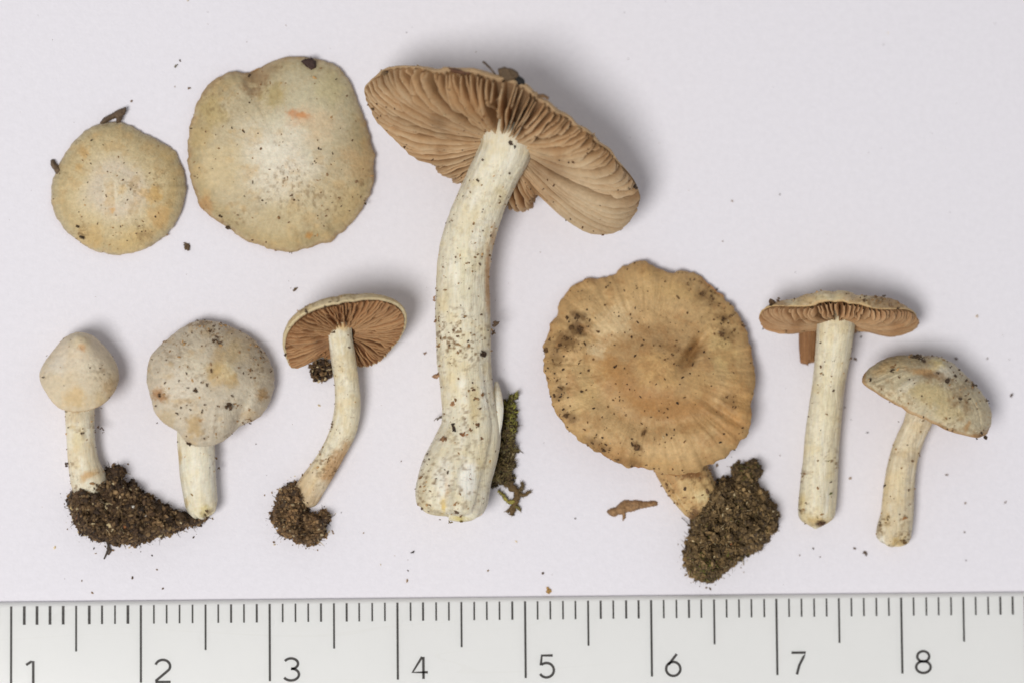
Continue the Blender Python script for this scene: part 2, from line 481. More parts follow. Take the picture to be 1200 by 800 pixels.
# ------------------------------------------------------------------ caps
class Cap:
    def __init__(self, outline, center, A, B, wdir, elev, Hd, p=2.0, q=0.62, Hc=None, rt=2.0, umbo=(0, .2), wave=None, seed=1,
                 nt=420, ntop=120, nun=36, crease=0.0, edge_noise=0.006, gills=None, dh=None, radial=0.0):
        self.C = np.array([center[0], center[1], 0.0]); self.A, self.B = A, B
        e = math.radians(elev)
        wd = nrm(np.array([wdir[0], wdir[1], 0.0]))
        self.W = np.array([wd[0] * math.cos(e), wd[1] * math.cos(e), math.sin(e)])
        self.u = np.array([-wd[1], wd[0], 0.0])
        self.V = np.cross(self.W, self.u)
        self.Hd, self.p, self.q, self.rt, self.umbo, self.wave, self.seed = Hd, p, q, rt, umbo, wave, seed
        self.Hc = Hc if Hc is not None else Hd * 0.6
        self.dh = dh
        th = np.arange(nt) / nt * 2 * math.pi
        st = np.sin(np.linspace(0.012, 1, ntop) * math.pi / 2)
        su = np.concatenate([1 - 0.05 * (1 - np.cos(np.linspace(0.15, 1, 8) * math.pi / 2)), np.linspace(0.93, 0.05, nun)])
        s = np.concatenate([st, su]); ist = np.concatenate([np.ones(ntop, bool), np.zeros(len(su), bool)])
        S, T = np.meshgrid(s, th, indexing='ij'); IT = np.repeat(ist, nt)
        S, T = S.ravel(), T.ravel()
        h = np.where(IT, self.h_top(S), self.h_un(S))
        cs, sn = np.cos(T), np.sin(T)
        if crease:
            w = fbm(np.stack([cs * 9, sn * 9, S * 2.0], 1), seed + 2, 3) * S ** 2 * crease
            h = h + np.where(IT, w, 0)
        if radial:
            w = fbm(np.stack([cs * 34, sn * 34, S * 1.6], 1), seed + 6, 3) * sstep(0.25, 0.9, S) * (1 - sstep(0.985, 1.0, S)) * radial
            h = h + np.where(IT, w, 0)
        h = h + np.where(IT, 1, 0.3) * 0.5 * fbm(np.stack([S * cs * A * 0.08, S * sn * A * 0.08, 0 * S], 1), seed + 4, 4)
        if dh is not None:
            h = h + np.where(IT, dh(S * cs, S * sn), 0)
        P = self.frame(S, T, h)
        self.S, self.T, self.IT, self.nt, self.nrow = S, T, IT, nt, len(s)
        self.gill_raw = []
        allP = [P]
        if gills:
            self.gill_raw = self.make_gills(**gills)
            allP += [g for g in self.gill_raw]
        # fit the seen outline: turn-dependent widening in the plane of the paper
        nb = 720
        def polar(P):
            d = P[:, :2] - self.C[:2]
            return np.arctan2(d[:, 1], d[:, 0]), np.hypot(d[:, 0], d[:, 1])
        a, r = polar(np.concatenate(allP))
        ib = ((a + math.pi) / (2 * math.pi) * nb).astype(int) % nb
        R0 = np.zeros(nb); np.maximum.at(R0, ib, r)
        for _ in range(3): R0 = np.where(R0 <= 0, np.maximum(np.roll(R0, 1), np.roll(R0, -1)), R0)
        R0 = np.max([np.roll(R0, k_) for k_ in range(-2, 3)], axis=0)
        ker = np.exp(-0.5 * (np.arange(-12, 13) / 4.0) ** 2); ker /= ker.sum()
        sm = lambda f: np.convolve(np.concatenate([f[-12:], f, f[:12]]), ker, 'valid')
        R0 = sm(R0)
        o = np.array(outline, float) - self.C[:2]
        oa, orr = np.arctan2(o[:, 1], o[:, 0]), np.hypot(o[:, 0], o[:, 1])
        k = np.argsort(oa); oa, orr = oa[k], orr[k]
        ab = (np.arange(nb) + 0.5) / nb * 2 * math.pi - math.pi
        Rt = np.interp(ab, np.concatenate([oa - 2 * math.pi, oa, oa + 2 * math.pi]), np.tile(orr, 3))
        Rt = sm(Rt)
        rn = np.stack([np.cos(ab) * 14, np.sin(ab) * 14, 0 * ab], 1)
        Rt = Rt * (1 + edge_noise * fbm(rn, seed + 8, 3))
        self.ratio = Rt / R0
        def warp(P):
            a, r = polar(P)
            f = np.interp(a, np.concatenate([ab - 2 * math.pi, ab, ab + 2 * math.pi]), np.tile(self.ratio, 3))
            P = P.copy(); P[:, :2] = self.C[:2] + (P[:, :2] - self.C[:2]) * f[:, None]
            return P
        self.warp = warp
        P = warp(P); self.gill_raw = [warp(g) for g in self.gill_raw]
        zmin = min([P[:, 2].min()] + [g[:, 2].min() for g in self.gill_raw])
        self.zc = -zmin + 0.2
        P[:, 2] += self.zc
        for g in self.gill_raw: g[:, 2] += self.zc
        self.P = P
    def frame(self, S, T, h):
        if self.wave is not None: h = h + self.wave(T) * S ** 2
        return self.C + (self.A * S * np.cos(T))[:, None] * self.u + (self.B * S * np.sin(T))[:, None] * self.V + h[:, None] * self.W
    def h_top(self, s):
        return self.Hd * np.clip(1 - s ** self.p, 0, 1) ** self.q + self.umbo[0] * np.exp(-(s / self.umbo[1]) ** 2)
    def h_un(self, s):
        t = np.clip((s - 0.95) / 0.05, 0, 1)
        return self.Hc * (1 - s ** 2) - self.rt * np.sqrt(np.clip(1 - t * t, 0, 1))
    def make_gills(self, n, depth, rin=0.16, thick=2.0, seed=1, wob=1.0, short=0.5, peak=0.5, rout=0.985):
        rng = np.random.RandomState(seed)
        out = []; seg = 18
        for i in range(n):
            th = 2 * math.pi * (i + rng.uniform(-0.32, 0.32)) / n
            r0 = rin
            dep = depth * rng.uniform(0.88, 1.1)
            if i % 2 == 1:
                r0 = rng.uniform(0.32, 0.62) if rng.rand() < short else rin + 0.05; dep *= rng.uniform(0.7, 0.95)
            if short > 0 and i % 4 == 2 and rng.rand() < 0.4: r0 = rng.uniform(0.6, 0.75)
            s = np.linspace(r0, rout, seg)
            x = (s - r0) / (rout - r0)
            full = (s / 1.0)
            g = np.clip(np.sin(math.pi * np.clip(full, 0, 1) ** (math.log(0.5) / math.log(peak))), 0, 1) ** 0.55
            if r0 > rin + 0.06: g = g * np.clip(x * 2.2, 0, 1) ** 0.7
            ph = rng.uniform(0, 50)
            wv = wob * fbm(np.stack([s * 5 + ph, np.full(seg, ph), 0 * s], 1), seed, 3) * 3.0
            hb = self.h_un(s) + 1.2
            he = self.h_un(s) - dep * g - 0.4
            he = he + (0.5 * wob + .05 * dep) * fbm(np.stack([s * 14 + ph, 0 * s, 0 * s], 1), seed + 1, 2)
            if rng.rand() < .3: he = he + dep * .35 * np.exp(-((s - rng.uniform(.4, .95)) / .05) ** 2)
            rows = []
            for off, f in ((-0.75, 0), (-0.5, 0.6), (-0.22, 1.0), (0.22, 1.0), (0.5, 0.6), (0.75, 0)):
                hh = hb + (he - hb) * f
                lat = (off * thick + wv * (0.25 + 0.75 * f)) / (self.A * np.maximum(s, 0.1)) * (0.45 + 0.55 * np.clip(s, 0, 1))
                rows.append(self.frame(s, th + lat, hh))
            out.append(np.stack(rows, 1).reshape(-1, 3))       # seg x 6
        return out
    def quads(self):
        q = grid_quads(self.nrow, self.nt)
        return q
    def build(self, place, parent, cols, mat=None, name='cap', label=None):
        P, c = self.P, cols
        i0, i1 = len(P), len(P) + 1
        first, last = P[:self.nt].mean(0), P[-self.nt:].mean(0)
        Pn = np.concatenate([P, [first, last]])
        cn = np.concatenate([c, [c[:self.nt].mean(0), c[-self.nt:].mean(0)]])
        k = np.arange(self.nt); k2 = (k + 1) % self.nt
        b = len(P) - self.nt
        tr = np.concatenate([np.stack([np.full(self.nt, i0), k2, k], 1), np.stack([np.full(self.nt, i1), b + k, b + k2], 1)])
        me = make_mesh(name, place(Pn), self.quads(), cn, True, tr)
        o = obj(name, me, mat or M_CAP, parent)
        if label: o['label'] = label
        nv = np.zeros(len(Pn) * 3, np.float32); me.vertex_normals.foreach_get('vector', nv)
        self.nz = nv.reshape(-1, 3)[:len(P), 2]
        self.obj = o
        return o
    def build_gills(self, place, parent, cfun):
        q = grid_quads(18, 6, False)
        for i, g in enumerate(self.gill_raw):
            me = make_mesh('gill', place(g), q, cfun(g, i), True, closed=False)
            obj('gill', me, M_GILL, parent)
    def surf(self, x, y, rad=2.5):
        d = (self.P[:, 0] - x) ** 2 + (self.P[:, 1] - y) ** 2
        k = np.nonzero(d < rad * rad)[0]
        if len(k) == 0: k = np.array([np.argmin(d)])
        return self.P[k[np.argmax(self.P[k, 2])]]

# ------------------------------------------------------------------ stems
class Stem:
    def __init__(self, left, right, z, seed, ns=260, nth=72, flat=1.0, end=0.5, top=0.5, fibre=0.5, mod=None, ragged=0.0):
        L, R, Z = np.array(left, float), np.array(right, float), np.array(z, float)
        n = len(L); t = np.arange(n) / (n - 1)
        s = np.linspace(0, 1, ns)
        def spl(v):
            v = np.concatenate([[2 * v[0] - v[1]], v, [2 * v[-1] - v[-2]]])
            f = s * (n - 1); i = np.clip(f.astype(int), 0, n - 2); w = f - i
            p0, p1, p2, p3 = v[i], v[i + 1], v[i + 2], v[i + 3]
            return 0.5 * (2 * p1 + (p2 - p0) * w + (2 * p0 - 5 * p1 + 4 * p2 - p3) * w ** 2 + (3 * p1 - p0 - 3 * p2 + p3) * w ** 3)
        lx, ly, rx, ry, zz = spl(L[:, 0]), spl(L[:, 1]), spl(R[:, 0]), spl(R[:, 1]), spl(Z)
        c = np.stack([(lx + rx) / 2, (ly + ry) / 2, zz], 1); r = np.hypot(lx - rx, ly - ry) / 2
        T = np.gradient(c, axis=0); T /= np.linalg.norm(T, axis=1)[:, None]
        arc = np.concatenate([[0], np.cumsum(np.linalg.norm(np.diff(c, axis=0), axis=1))])
        Sd = np.cross(T, np.array([0, 0, 1.0])); Sd /= np.linalg.norm(Sd, axis=1)[:, None]
        Nn = np.cross(Sd, T); Nn *= np.sign(Nn[:, 2:3])
        # rounded ends
        el = end * r[-1]; d = arc[-1] - arc; f = np.where(d < el, np.sqrt(np.clip(1 - (1 - d / el) ** 2, 0.0004, 1)), 1)
        tl = top * r[0]; f *= np.where(arc < tl, np.sqrt(np.clip(1 - (1 - arc / tl) ** 2, 0.0004, 1)), 1)
        th = np.arange(nth) / nth * 2 * math.pi
        A, TH = np.meshgrid(arc, th, indexing='ij'); SS, _ = np.meshgrid(s, th, indexing='ij')
        rr = (r * f)[:, None] * np.ones((1, nth))
        q = np.stack([np.cos(TH).ravel() * 5, np.sin(TH).ravel() * 5, A.ravel() * 0.012], 1)
        rr = rr + (fibre * 1.6 * fbm(q, seed, 3) * f.repeat(nth)).reshape(ns, nth)
        q2 = np.stack([np.cos(TH).ravel() * r.mean() * 0.12, np.sin(TH).ravel() * r.mean() * 0.12, A.ravel() * 0.08], 1)
        rr = rr + (fibre * 1.0 * fbm(q2, seed + 3, 4) * f.repeat(nth)).reshape(ns, nth)
        if mod is not None: rr = rr * mod(SS, TH)
        P = c[:, None, :] + rr[:, :, None] * (np.cos(TH)[:, :, None] * Sd[:, None, :] + flat * np.sin(TH)[:, :, None] * Nn[:, None, :])
        if ragged:
            rg = fbm(np.stack([np.cos(TH).ravel() * 2.2, np.sin(TH).ravel() * 2.2, 0 * A.ravel()], 1), seed + 60, 3).reshape(ns, nth)
            P = P + T[:, None, :] * (ragged * rg * sstep(arc[-1] - 1.1 * r[-1], arc[-1], A))[:, :, None]
        self.P = P.reshape(-1, 3); self.S, self.TH, self.A = SS.ravel(), TH.ravel(), A.ravel()
        # settle on the paper, never through it
        self.P[:, 2] = np.where(self.P[:, 2] < 0.2, 0.2 + 0.02 * (self.P[:, 2] - 0.2), self.P[:, 2])
        self.ns, self.nth, self.r, self.seed = ns, nth, r, seed
    def colour(self, base=(224, 215, 190), warm=(205, 180, 130), amt=0.35, pale=(240, 238, 228)):
        q = np.stack([np.cos(self.TH) * 6, np.sin(self.TH) * 6, self.A * 0.02], 1)
        f1 = fbm(q, self.seed + 11, 4)
        q2 = np.stack([np.cos(self.TH) * 1.3, np.sin(self.TH) * 1.3, self.A * 0.03], 1)
        f2 = fbm(q2, self.seed + 21, 4)
        c = np.tile(lin(base), (len(self.P), 1))
        c = mix(c, lin(pale), sstep(0.0, 0.6, f1) * 0.4)
        c = mix(c, lin(warm), sstep(-0.05, 0.6, f2) * amt + sstep(0.05, 0.5, -f1) * amt * 0.5)
        return mottled(c, self.P, self.seed + 50, .7, warm)
    def build(self, place, parent, cols, name='stem', label=None, mat=None):
        nth = self.nth; P = self.P
        Pn = np.concatenate([P, [P[:nth].mean(0), P[-nth:].mean(0)]])
        cn = np.concatenate([cols, [cols[:nth].mean(0), cols[-nth:].mean(0)]])
        k = np.arange(nth); k2 = (k + 1) % nth; b = len(P) - nth
        tr = np.concatenate([np.stack([np.full(nth, len(P)), k2, k], 1), np.stack([np.full(nth, len(P) + 1), b + k, b + k2], 1)])
        me = make_mesh(name, place(Pn), grid_quads(self.ns, nth), cn, True, tr)
        o = obj(name, me, mat or M_STEM, parent)
        if label: o['label'] = label
        nv = np.zeros(len(Pn) * 3, np.float32); me.vertex_normals.foreach_get('vector', nv)
        self.nz = nv.reshape(-1, 3)[:len(P), 2]
        self.obj = o
        return o
    surf = Cap.surf

def stain(c, P, x, y, rx, col, a=1.0, ry=None, rot=0.0, nz=0.5, seed=3):
    ry = ry or rx
    dx, dy = P[:, 0] - x, P[:, 1] - y
    cr, sr = math.cos(rot), math.sin(rot)
    u, v = (dx * cr + dy * sr) / rx, (-dx * sr + dy * cr) / ry
    d = np.sqrt(u * u + v * v) + nz * 1.25 * n2(P[:, 0], P[:, 1], 1.6 / max(rx, ry, 2), seed, 5) + .25 * n2(P[:, 0], P[:, 1], .35, seed + 1, 2)
    return mix(c, lin(col), a * sstep(1.15, 0.3, d))

def specks(part, place, n, seed, hot=(), uni=1.0, size=(0.35, 1.3), edge=0.0, nzmin=-0.1, pal=None, name='soil_specks', only=None):
    """fine dirt lying on a surface: one mass per part"""
    rng = np.random.RandomState(seed)
    n = int(n * (0.68 if isinstance(part, Cap) else .55)); size = (size[0] * .8, size[1] * .85)
    P = part.P
    ok = part.nz > nzmin
    if only is not None: ok &= only(P)
    w = np.zeros(len(P)); 
    cl = n2(P[:, 0], P[:, 1], 0.06, seed + 40, 3)
    w[ok] = uni * (0.15 + np.clip(cl[ok] + 0.1, 0, 1) * 1.5)
    me_ = part.obj.data; at_ = me_.color_attributes['Col']
    cc_ = np.zeros(len(me_.vertices) * 4, np.float32); at_.data.foreach_get('color', cc_); cc_ = cc_.reshape(-1, 4)
    hm = np.full(len(P), (0.16 if isinstance(part, Cap) else .32) * min(uni, 1.0))
    for (x, y, r, a) in hot: hm += min(1.0, .35 + a) * .75 * np.exp(-((P[:, 0] - x) ** 2 + (P[:, 1] - y) ** 2) / (1.3 * r * r))
    sm_ = sstep(.05, .42, n2(P[:, 0], P[:, 1], .28, seed + 90, 3) + .35 * cl) * np.clip(hm, 0, .85)
    if isinstance(part, Cap): sm_ = np.where(part.IT, sm_, 0)
    if only is not None: sm_ = np.where(only(P), sm_, 0)
    cc_[:len(P), :3] = mix(cc_[:len(P), :3].astype(float), lin((122, 92, 56)), sm_ * (.8 if isinstance(part, Cap) else 1.0))
    at_.data.foreach_set('color', cc_.ravel())
    # even out the vertex density
    dens = getattr(part, 'S', None)
    if edge and isinstance(part, Cap): w += np.where(ok & part.IT, edge * 0.25 * sstep(0.93, 1.0, part.S), 0)
    for (x, y, r, a) in hot:
        w += np.where(ok, a * np.exp(-((P[:, 0] - x) ** 2 + (P[:, 1] - y) ** 2) / (r * r)), 0)
    if isinstance(part, Cap): w *= np.maximum(part.S, 0.01) * (np.sqrt(np.clip(1.0 - part.S ** 2, 0.0009, 1)) if not edge else np.sqrt(np.clip(1.0 - part.S ** 2, 0.02, 1)))
    w = np.maximum(w, 0); w /= w.sum()
    k = rng.choice(len(P), n, p=w)
    S = size[0] + (size[1] * 1.5 - size[0]) * rng.rand(n) ** 3.2 * np.where(rng.rand(n) < .03, 1.8, 1)
    pts = P[k] + rng.normal(0, 0.4, (n, 3))
    pts[:, 2] += S * 0.35
    pts[:, 2] = np.maximum(pts[:, 2], S * 0.5)
    v, t, c = grains(pts, S, soil_cols(n, rng, 0.02, pal if pal is not None else SPECKPAL), seed + 2, 0.6)
    return obj(name, make_mesh(name, place(v), None, c, False, t, closed=False), M_CRUMB, part.obj, kind='stuff')

def crumb_mesh(place, x, y, z, rx, ry, rz, rot, col, seed, rough=0.45):
    """one crumb: a few angular grains stuck together, lying at height z"""
    rng = np.random.RandomState(seed)
    solid = rough < 0.3
    n = 1 if solid else int(np.clip(2 + rx * ry * 0.55, 3, 16))
    m = min(rx, ry)
    q = rng.normal(size=(n, 3)); q /= np.linalg.norm(q, axis=1)[:, None]; q *= rng.rand(n, 1) ** 0.5 * 0.8
    if solid: q *= 0
    c, s_ = math.cos(rot), math.sin(rot)
    a, b = q[:, 0] * rx, q[:, 1] * ry
    p = np.stack([a * c - b * s_ + x, a * s_ + b * c + y, np.abs(q[:, 2]) * rz * 0.8 + z + rz * 0.35], 1)
    S = (np.full(1, m) if solid else m * rng.uniform(0.28, 0.62, n))
    cc = np.tile(lin(col), (n, 1)) * (1.0 if solid else rng.uniform(0.7, 1.7, (n, 1)))
    v, t, cc = grains(p, S, cc, seed + 1, 0.2 if solid else 0.5)
    return make_mesh('soil_crumb', place(v), None, cc, solid, t, closed=False)

def mottled(c, P, seed, a=1.0, tint=(190, 160, 112)):
    x, y = P[:, 0], P[:, 1]
    m = n2(x, y, .07, seed, 4); f = n2(x, y, .22, seed + 1, 3); g = n2(x, y, .6, seed + 2, 2)
    c = mix(c, lin(tint), a * .5 * sstep(.0, .5, m) + a * .3 * sstep(.25, .7, f))
    return c * (1 + a * (.09 * f + .10 * g + .06 * m))[:, None]

def crumb_on(part, place, x, y, rx, ry, rot, col, seed, rz=None, name='soil_crumb'):
    z = part.surf(x, y)[2]
    me = crumb_mesh(place, x, y, z - 0.6, rx, ry, rz or min(rx, ry) * 0.7, rot, col, seed)
    return obj(name, me, M_CRUMB, part.obj)

def strand(place, parent, pts, r0, r1, col, name='rootlet', mat=None, nth=7, rough=0.2, seed=0):
    pts = np.array(pts, float); n = len(pts); ns = (n - 1) * 8 + 1
    f = np.linspace(0, n - 1, ns); i = np.clip(f.astype(int), 0, n - 2); w = (f - i)[:, None]
    v = np.concatenate([[2 * pts[0] - pts[1]], pts, [2 * pts[-1] - pts[-2]]])
    p0, p1, p2, p3 = v[i], v[i + 1], v[i + 2], v[i + 3]
    c = 0.5 * (2 * p1 + (p2 - p0) * w + (2 * p0 - 5 * p1 + 4 * p2 - p3) * w ** 2 + (3 * p1 - p0 - 3 * p2 + p3) * w ** 3)
    T = np.gradient(c, axis=0); T /= np.linalg.norm(T, axis=1)[:, None] + 1e-9
    a = np.cross(T, [0.13, 0.2, 1.0]); a /= np.linalg.norm(a, axis=1)[:, None] + 1e-9
    b = np.cross(a, T)
    r = np.linspace(r0, r1, ns)
    th = np.arange(nth) / nth * 2 * math.pi
    rr = r[:, None] * (1 + rough * vnoise(np.stack([np.repeat(np.arange(ns), nth) * 0.6, np.tile(th, ns) * 1.2, np.zeros(ns * nth)], 1), seed).reshape(ns, nth))
    P = (c[:, None, :] + rr[:, :, None] * (np.cos(th)[None, :, None] * a[:, None, :] + np.sin(th)[None, :, None] * b[:, None, :])).reshape(-1, 3)
    cc = np.tile(lin(col), (len(P), 1)) * (1 + 0.4 * vnoise(P * 0.3, seed + 2))[:, None]
    k = np.arange(nth); k2 = (k + 1) % nth; e = len(P) - nth
    Pn = np.concatenate([P, [c[0], c[-1]]]); cc = np.concatenate([cc, cc[:1], cc[-1:]])
    tr = np.concatenate([np.stack([np.full(nth, len(P)), k2, k], 1), np.stack([np.full(nth, len(P) + 1), e + k, e + k2], 1)])
    return obj(name, make_mesh(name, place(Pn), grid_quads(ns, nth), cc, True, tr), mat or M_CRUMB, parent)

def flake(place, parent, poly, H, z0, col, seed, name='bark_flake', width=3.0, mat=None, step=0.8, zfun=None):
    v, q, hf = clod(poly, H, width, seed, step, 0.5, z0, 0.5, zfun)
    c = np.tile(lin(col), (len(v), 1)) * (1 + 0.55 * n2(v[:, 0], v[:, 1], 0.35, seed)[:, None])
    return obj(name, make_mesh(name, place(v), q, c), mat or M_CRUMB, parent)

# underside / gill colouring shared by the gilled caps
def gill_col(base, dark, pale):
    def f(g, i):
        rng = np.random.RandomState(i * 7 + 1)
        c = np.tile(lin(base), (len(g), 1)) * rng.uniform(0.8, 1.2)
        row = np.tile(np.arange(6), len(g) // 6)
        edge = ((row == 2) | (row == 3)).astype(float)
        nn = n2(g[:, 0], g[:, 1], 0.06, 90, 4)
        c = mix(c, lin(pale), edge * 0.55 * sstep(-0.6, 0.3, nn))
        c = mix(c, lin(dark), sstep(0.1, 0.6, n2(g[:, 0], g[:, 1], 0.035, 77, 4)) * 0.6)
        return c
    return f

def ring_streak(cap, seed, k=22):
    cs, sn = np.cos(cap.T), np.sin(cap.T)
    return fbm(np.stack([cs * k, sn * k, cap.S * 1.5], 1), seed, 4)
GRP = 'mushrooms laid out on the white paper'
# ------------------------------------------------------------------ A: small flat cap
def small_flat_cap():
    pl = Place(139, 221)
    root = thing('mushroom', pl, 'small round tan cap seen from above, dark splinter stuck at its rim', 'mushroom', GRP)
    out = [(117.5,145),(140,142.5),(155,148),(170,157.5),(190,167.5),(205,176),(214,195),(218.5,212),(216,237.5),(207.5,260),(190,280),(165,294),(140,299),(115,295),(95,285),(77.5,271),(68,258),(61,242.5),(60,220),(67.5,197.5),(80,175),(97.5,155)]
    cap = Cap(out, (139, 221), 79, 79, (0, -1), 90, 27, p=2.3, q=0.68, Hc=9, rt=3, umbo=(2.5, .22), seed=11, crease=1.6, radial=0.4, edge_noise=.016,
              wave=lambda T: 1.2 * np.sin(3 * T + 1) + 0.9 * np.sin(5 * T))
    P, S = cap.P, cap.S
    nn = n2(P[:, 0], P[:, 1], 0.03, 5, 5); st = ring_streak(cap, 14)
    c = np.tile(lin((214, 200, 172)), (len(P), 1))
    c = mix(c, lin((208, 193, 172)), sstep(.1, .3, S + .15 * nn) * sstep(.6, .3, S + .15 * nn) * 0.6)
    c = mix(c, lin((202, 183, 142)), sstep(.25, .68, S + 0.16 * nn))
    c = mix(c, lin((182, 160, 116)), sstep(.66, .86, S + 0.1 * nn) * (0.65 + 0.5 * nn))
    c = mix(c, lin((184, 170, 136)), sstep(.84, .95, S + .05 * nn) * 0.7)
    c = mix(c, lin((205, 198, 180)), sstep(.955, 1.0, S) * 0.6)
    c = mottled(c * (1 + 0.05 * st[:, None] * sstep(.3, .8, S)[:, None]) * (1 + .06 * nn[:, None]), P, 300)
    c = mix(c, lin((160, 140, 104)), sstep(.955, 1.0, S + .05 * n2(P[:, 0], P[:, 1], .12, 67, 3)) * .5)
    for (x, y, r, cc, a) in ((182,227,12,(200,160,92),.7),(168,226,7,(214,178,120),.6),(132,246,5,(208,160,95),.7),(143,222,7,(214,180,120),.5),(98,180,8,(200,160,100),.6),(92,196,7,(196,155,92),.6),(188,252,18,(206,165,105),.5),(110,275,18,(196,165,110),.6),(150,285,22,(212,185,130),.5),(200,180,14,(205,175,120),.4)):
        c = stain(c, P, x, y, r, cc, a)
    c[~cap.IT] = lin((170, 130, 85))
    cap.build(pl, root, c)
    specks(cap, pl, 330, 31, hot=[(92,267,8,.8),(97,278,6,1),(148,225,14,.3),(165,272,9,.4),(187,255,5,.5),(180,210,16,.25),(95,165,12,.5)], uni=.5, size=(.3, 1.0), edge=.4)
    for i, (x, y, a, b, r) in enumerate(((183,254,2.6,1.7,.5),(91,266,3,2,1),(96,279,3.4,2.4,0),(149,282,1.9,1.6,0),(108,165,2.2,1.5,.3),(121,170,1.5,1,.6),(103,214,1.4,1.2,0),(166,272,2.2,1.2,2.4))):
        crumb_on(cap, pl, x, y, a, b, r, (70, 54, 34), 50 + i)
    flake(pl, root, [(117,145),(122,138),(130,134),(138,129),(147,126),(148,130),(144,136),(141,143),(137,144),(136,138),(130,140),(124,144)], 5, 9, (96, 78, 60), 3, 'splinter')
    flake(pl, root, [(59,188),(63,187),(66,193),(71,198),(72,204),(66,205),(63,199),(60,195)], 5, 3, (98, 80, 60), 4, 'splinter')
small_flat_cap()

# ------------------------------------------------------------------ B: larger flat cap
def large_flat_cap():
    pl = Place(330, 182)
    root = thing('mushroom', pl, 'large pale cream cap seen from above, notched rim and orange fleck near centre', 'mushroom', GRP)
    out = [(325,68),(337,66),(350,65.6),(372.5,68),(395,77.6),(411.5,95.5),(419.6,116.6),(424,132),(431,151),(438,177),(439.5,199.5),(431,235),(411.5,261),(389,283),(363,290.5),(340,296.5),(307.5,289),(268.5,268),(236,245),(229,226),(223,206),(220.4,173.5),(224.6,137.7),(236,108.5),(253,92),(272,82.5),(281,83),(288,87),(296,84),(307.5,76)]
    def dh(a, b):
        # the fold that runs in from the notch (local axes: a along image x, b along image y up-turned)
        return -5.0 * np.exp(-((a + 0.30 + 0.25 * (b - 0.8) * 0) / .07) ** 2) * sstep(.35, .9, np.hypot(a, b)) * (b_up(b) > 0)
    sgn = [-1]
    def b_up(b): return b * sgn[0]
    cap = Cap(out, (330, 182), 110, 114, (0, -1), 90, 34, p=2.2, q=0.66, Hc=10, rt=3, umbo=(1.0, .3), seed=21, crease=1.6, radial=0.35, dh=dh, edge_noise=.022,
              wave=lambda T: 1.5 * np.sin(2 * T + 1) + 1.2 * np.sin(5 * T + .4))
    P, S = cap.P, cap.S
    nn = n2(P[:, 0], P[:, 1], 0.022, 8, 5); st = ring_streak(cap, 24, 26)
    c = np.tile(lin((212, 200, 174)), (len(P), 1))
    c = mix(c, lin((222, 212, 191)), sstep(.42, .05, S + .2 * nn))
    c = mix(c, lin((192, 176, 142)), sstep(.3, .6, S + 0.16 * nn) * .95)
    c = mix(c, lin((170, 151, 110)), sstep(.7, .92, S + 0.1 * nn) * .75)
    c = mix(c, lin((196, 178, 145)), sstep(.93, .985, S) * .6)
    c = mottled(c * (1 + 0.05 * st[:, None] * sstep(.3, .8, S)[:, None]) * (1 + .07 * nn[:, None]), P, 310)
    c = mix(c, lin((150, 118, 80)), sstep(.955, 1.0, S + .05 * n2(P[:, 0], P[:, 1], .12, 66, 3)) * .55)
    for (x, y, r, cc, a) in ((360,128,60,(206,199,170),.5),(250,130,22,(180,158,105),.6),(320,112,20,(178,158,105),.7),(300,95,20,(150,120,85),.75),(312,78,16,(160,130,95),.5),(255,195,34,(212,190,145),.5),(372,150,28,(214,190,155),.6),(322,180,22,(226,218,198),.7),(342,155,18,(222,212,190),.6),(420,190,26,(196,165,120),.6),(405,240,28,(198,175,130),.5),(235,160,18,(190,165,115),.5),(330,268,40,(200,180,135),.4),(385,105,24,(190,176,130),.5),(240,240,12,(180,135,85),.6)):
        c = stain(c, P, x, y, r, cc, a)
    c = stain(c, P, 343, 133, 9, (192, 122, 68), .85, 7, 0, .5)
    c = stain(c, P, 350, 138, 22, (212, 178, 142), .6, 14, .1)
    c = stain(c, P, 355, 136, 9, (205, 140, 85), .8, 5, .2, .6)
    c = stain(c, P, 296, 100, 9, (216, 196, 154), .5, 4, .2, .8)
    c = stain(c, P, 362, 276, 5, (196, 140, 70), .7, 5)
    c[~cap.IT] = lin((170, 130, 85))
    cap.build(pl, root, c)
    specks(cap, pl, 430, 32, hot=[(305,105,12,.8),(309,232,6,.8),(368,189,7,.5),(335,208,16,.3),(390,235,24,.25),(270,260,22,.4),(430,215,14,.5),(312,76,12,.6),(250,120,24,.2),(345,228,26,.25)], uni=.5, size=(.3, 1.1), edge=.5)
    for i, (x, y, a, b, r) in enumerate(((374,175,2.4,2,0),(369,190,3.2,1.5,.6),(366,192,2,1,1.5),(333,209,2.4,1.3,.2),(303,157,1.6,1.2,0),(272,150,1.6,2.4,.3),(267,267,3.8,2.6,.1),(292,88,3,2.4,0),(296,281,2.4,1.6,0),(308,235,3,1.4,.3),(312,238,2.2,1.2,.2),(390,180,1.8,1.4,0),(224,151,1.6,1.6,0),(428,238,2.6,3.4,0),(341,296,2.2,1.4,0),(287,230,1.8,1,0),(259,254,3.6,2,.3),(372,253,1.4,1.2,0),(350,235,1.6,1,0),(394,92,1.4,1.4,0))):
        crumb_on(cap, pl, x, y, a, b, r, (68, 52, 34), 80 + i)
    flake(pl, cap.obj, [(353,72),(358,69),(365,68),(370,72),(370,79),(365,83),(361,79)], 3.2, 0, (58, 40, 34), 12, 'bark_flake', zfun=lambda x, y: np.full_like(x, cap.surf(362, 78)[2] - 1.0))
large_flat_cap()

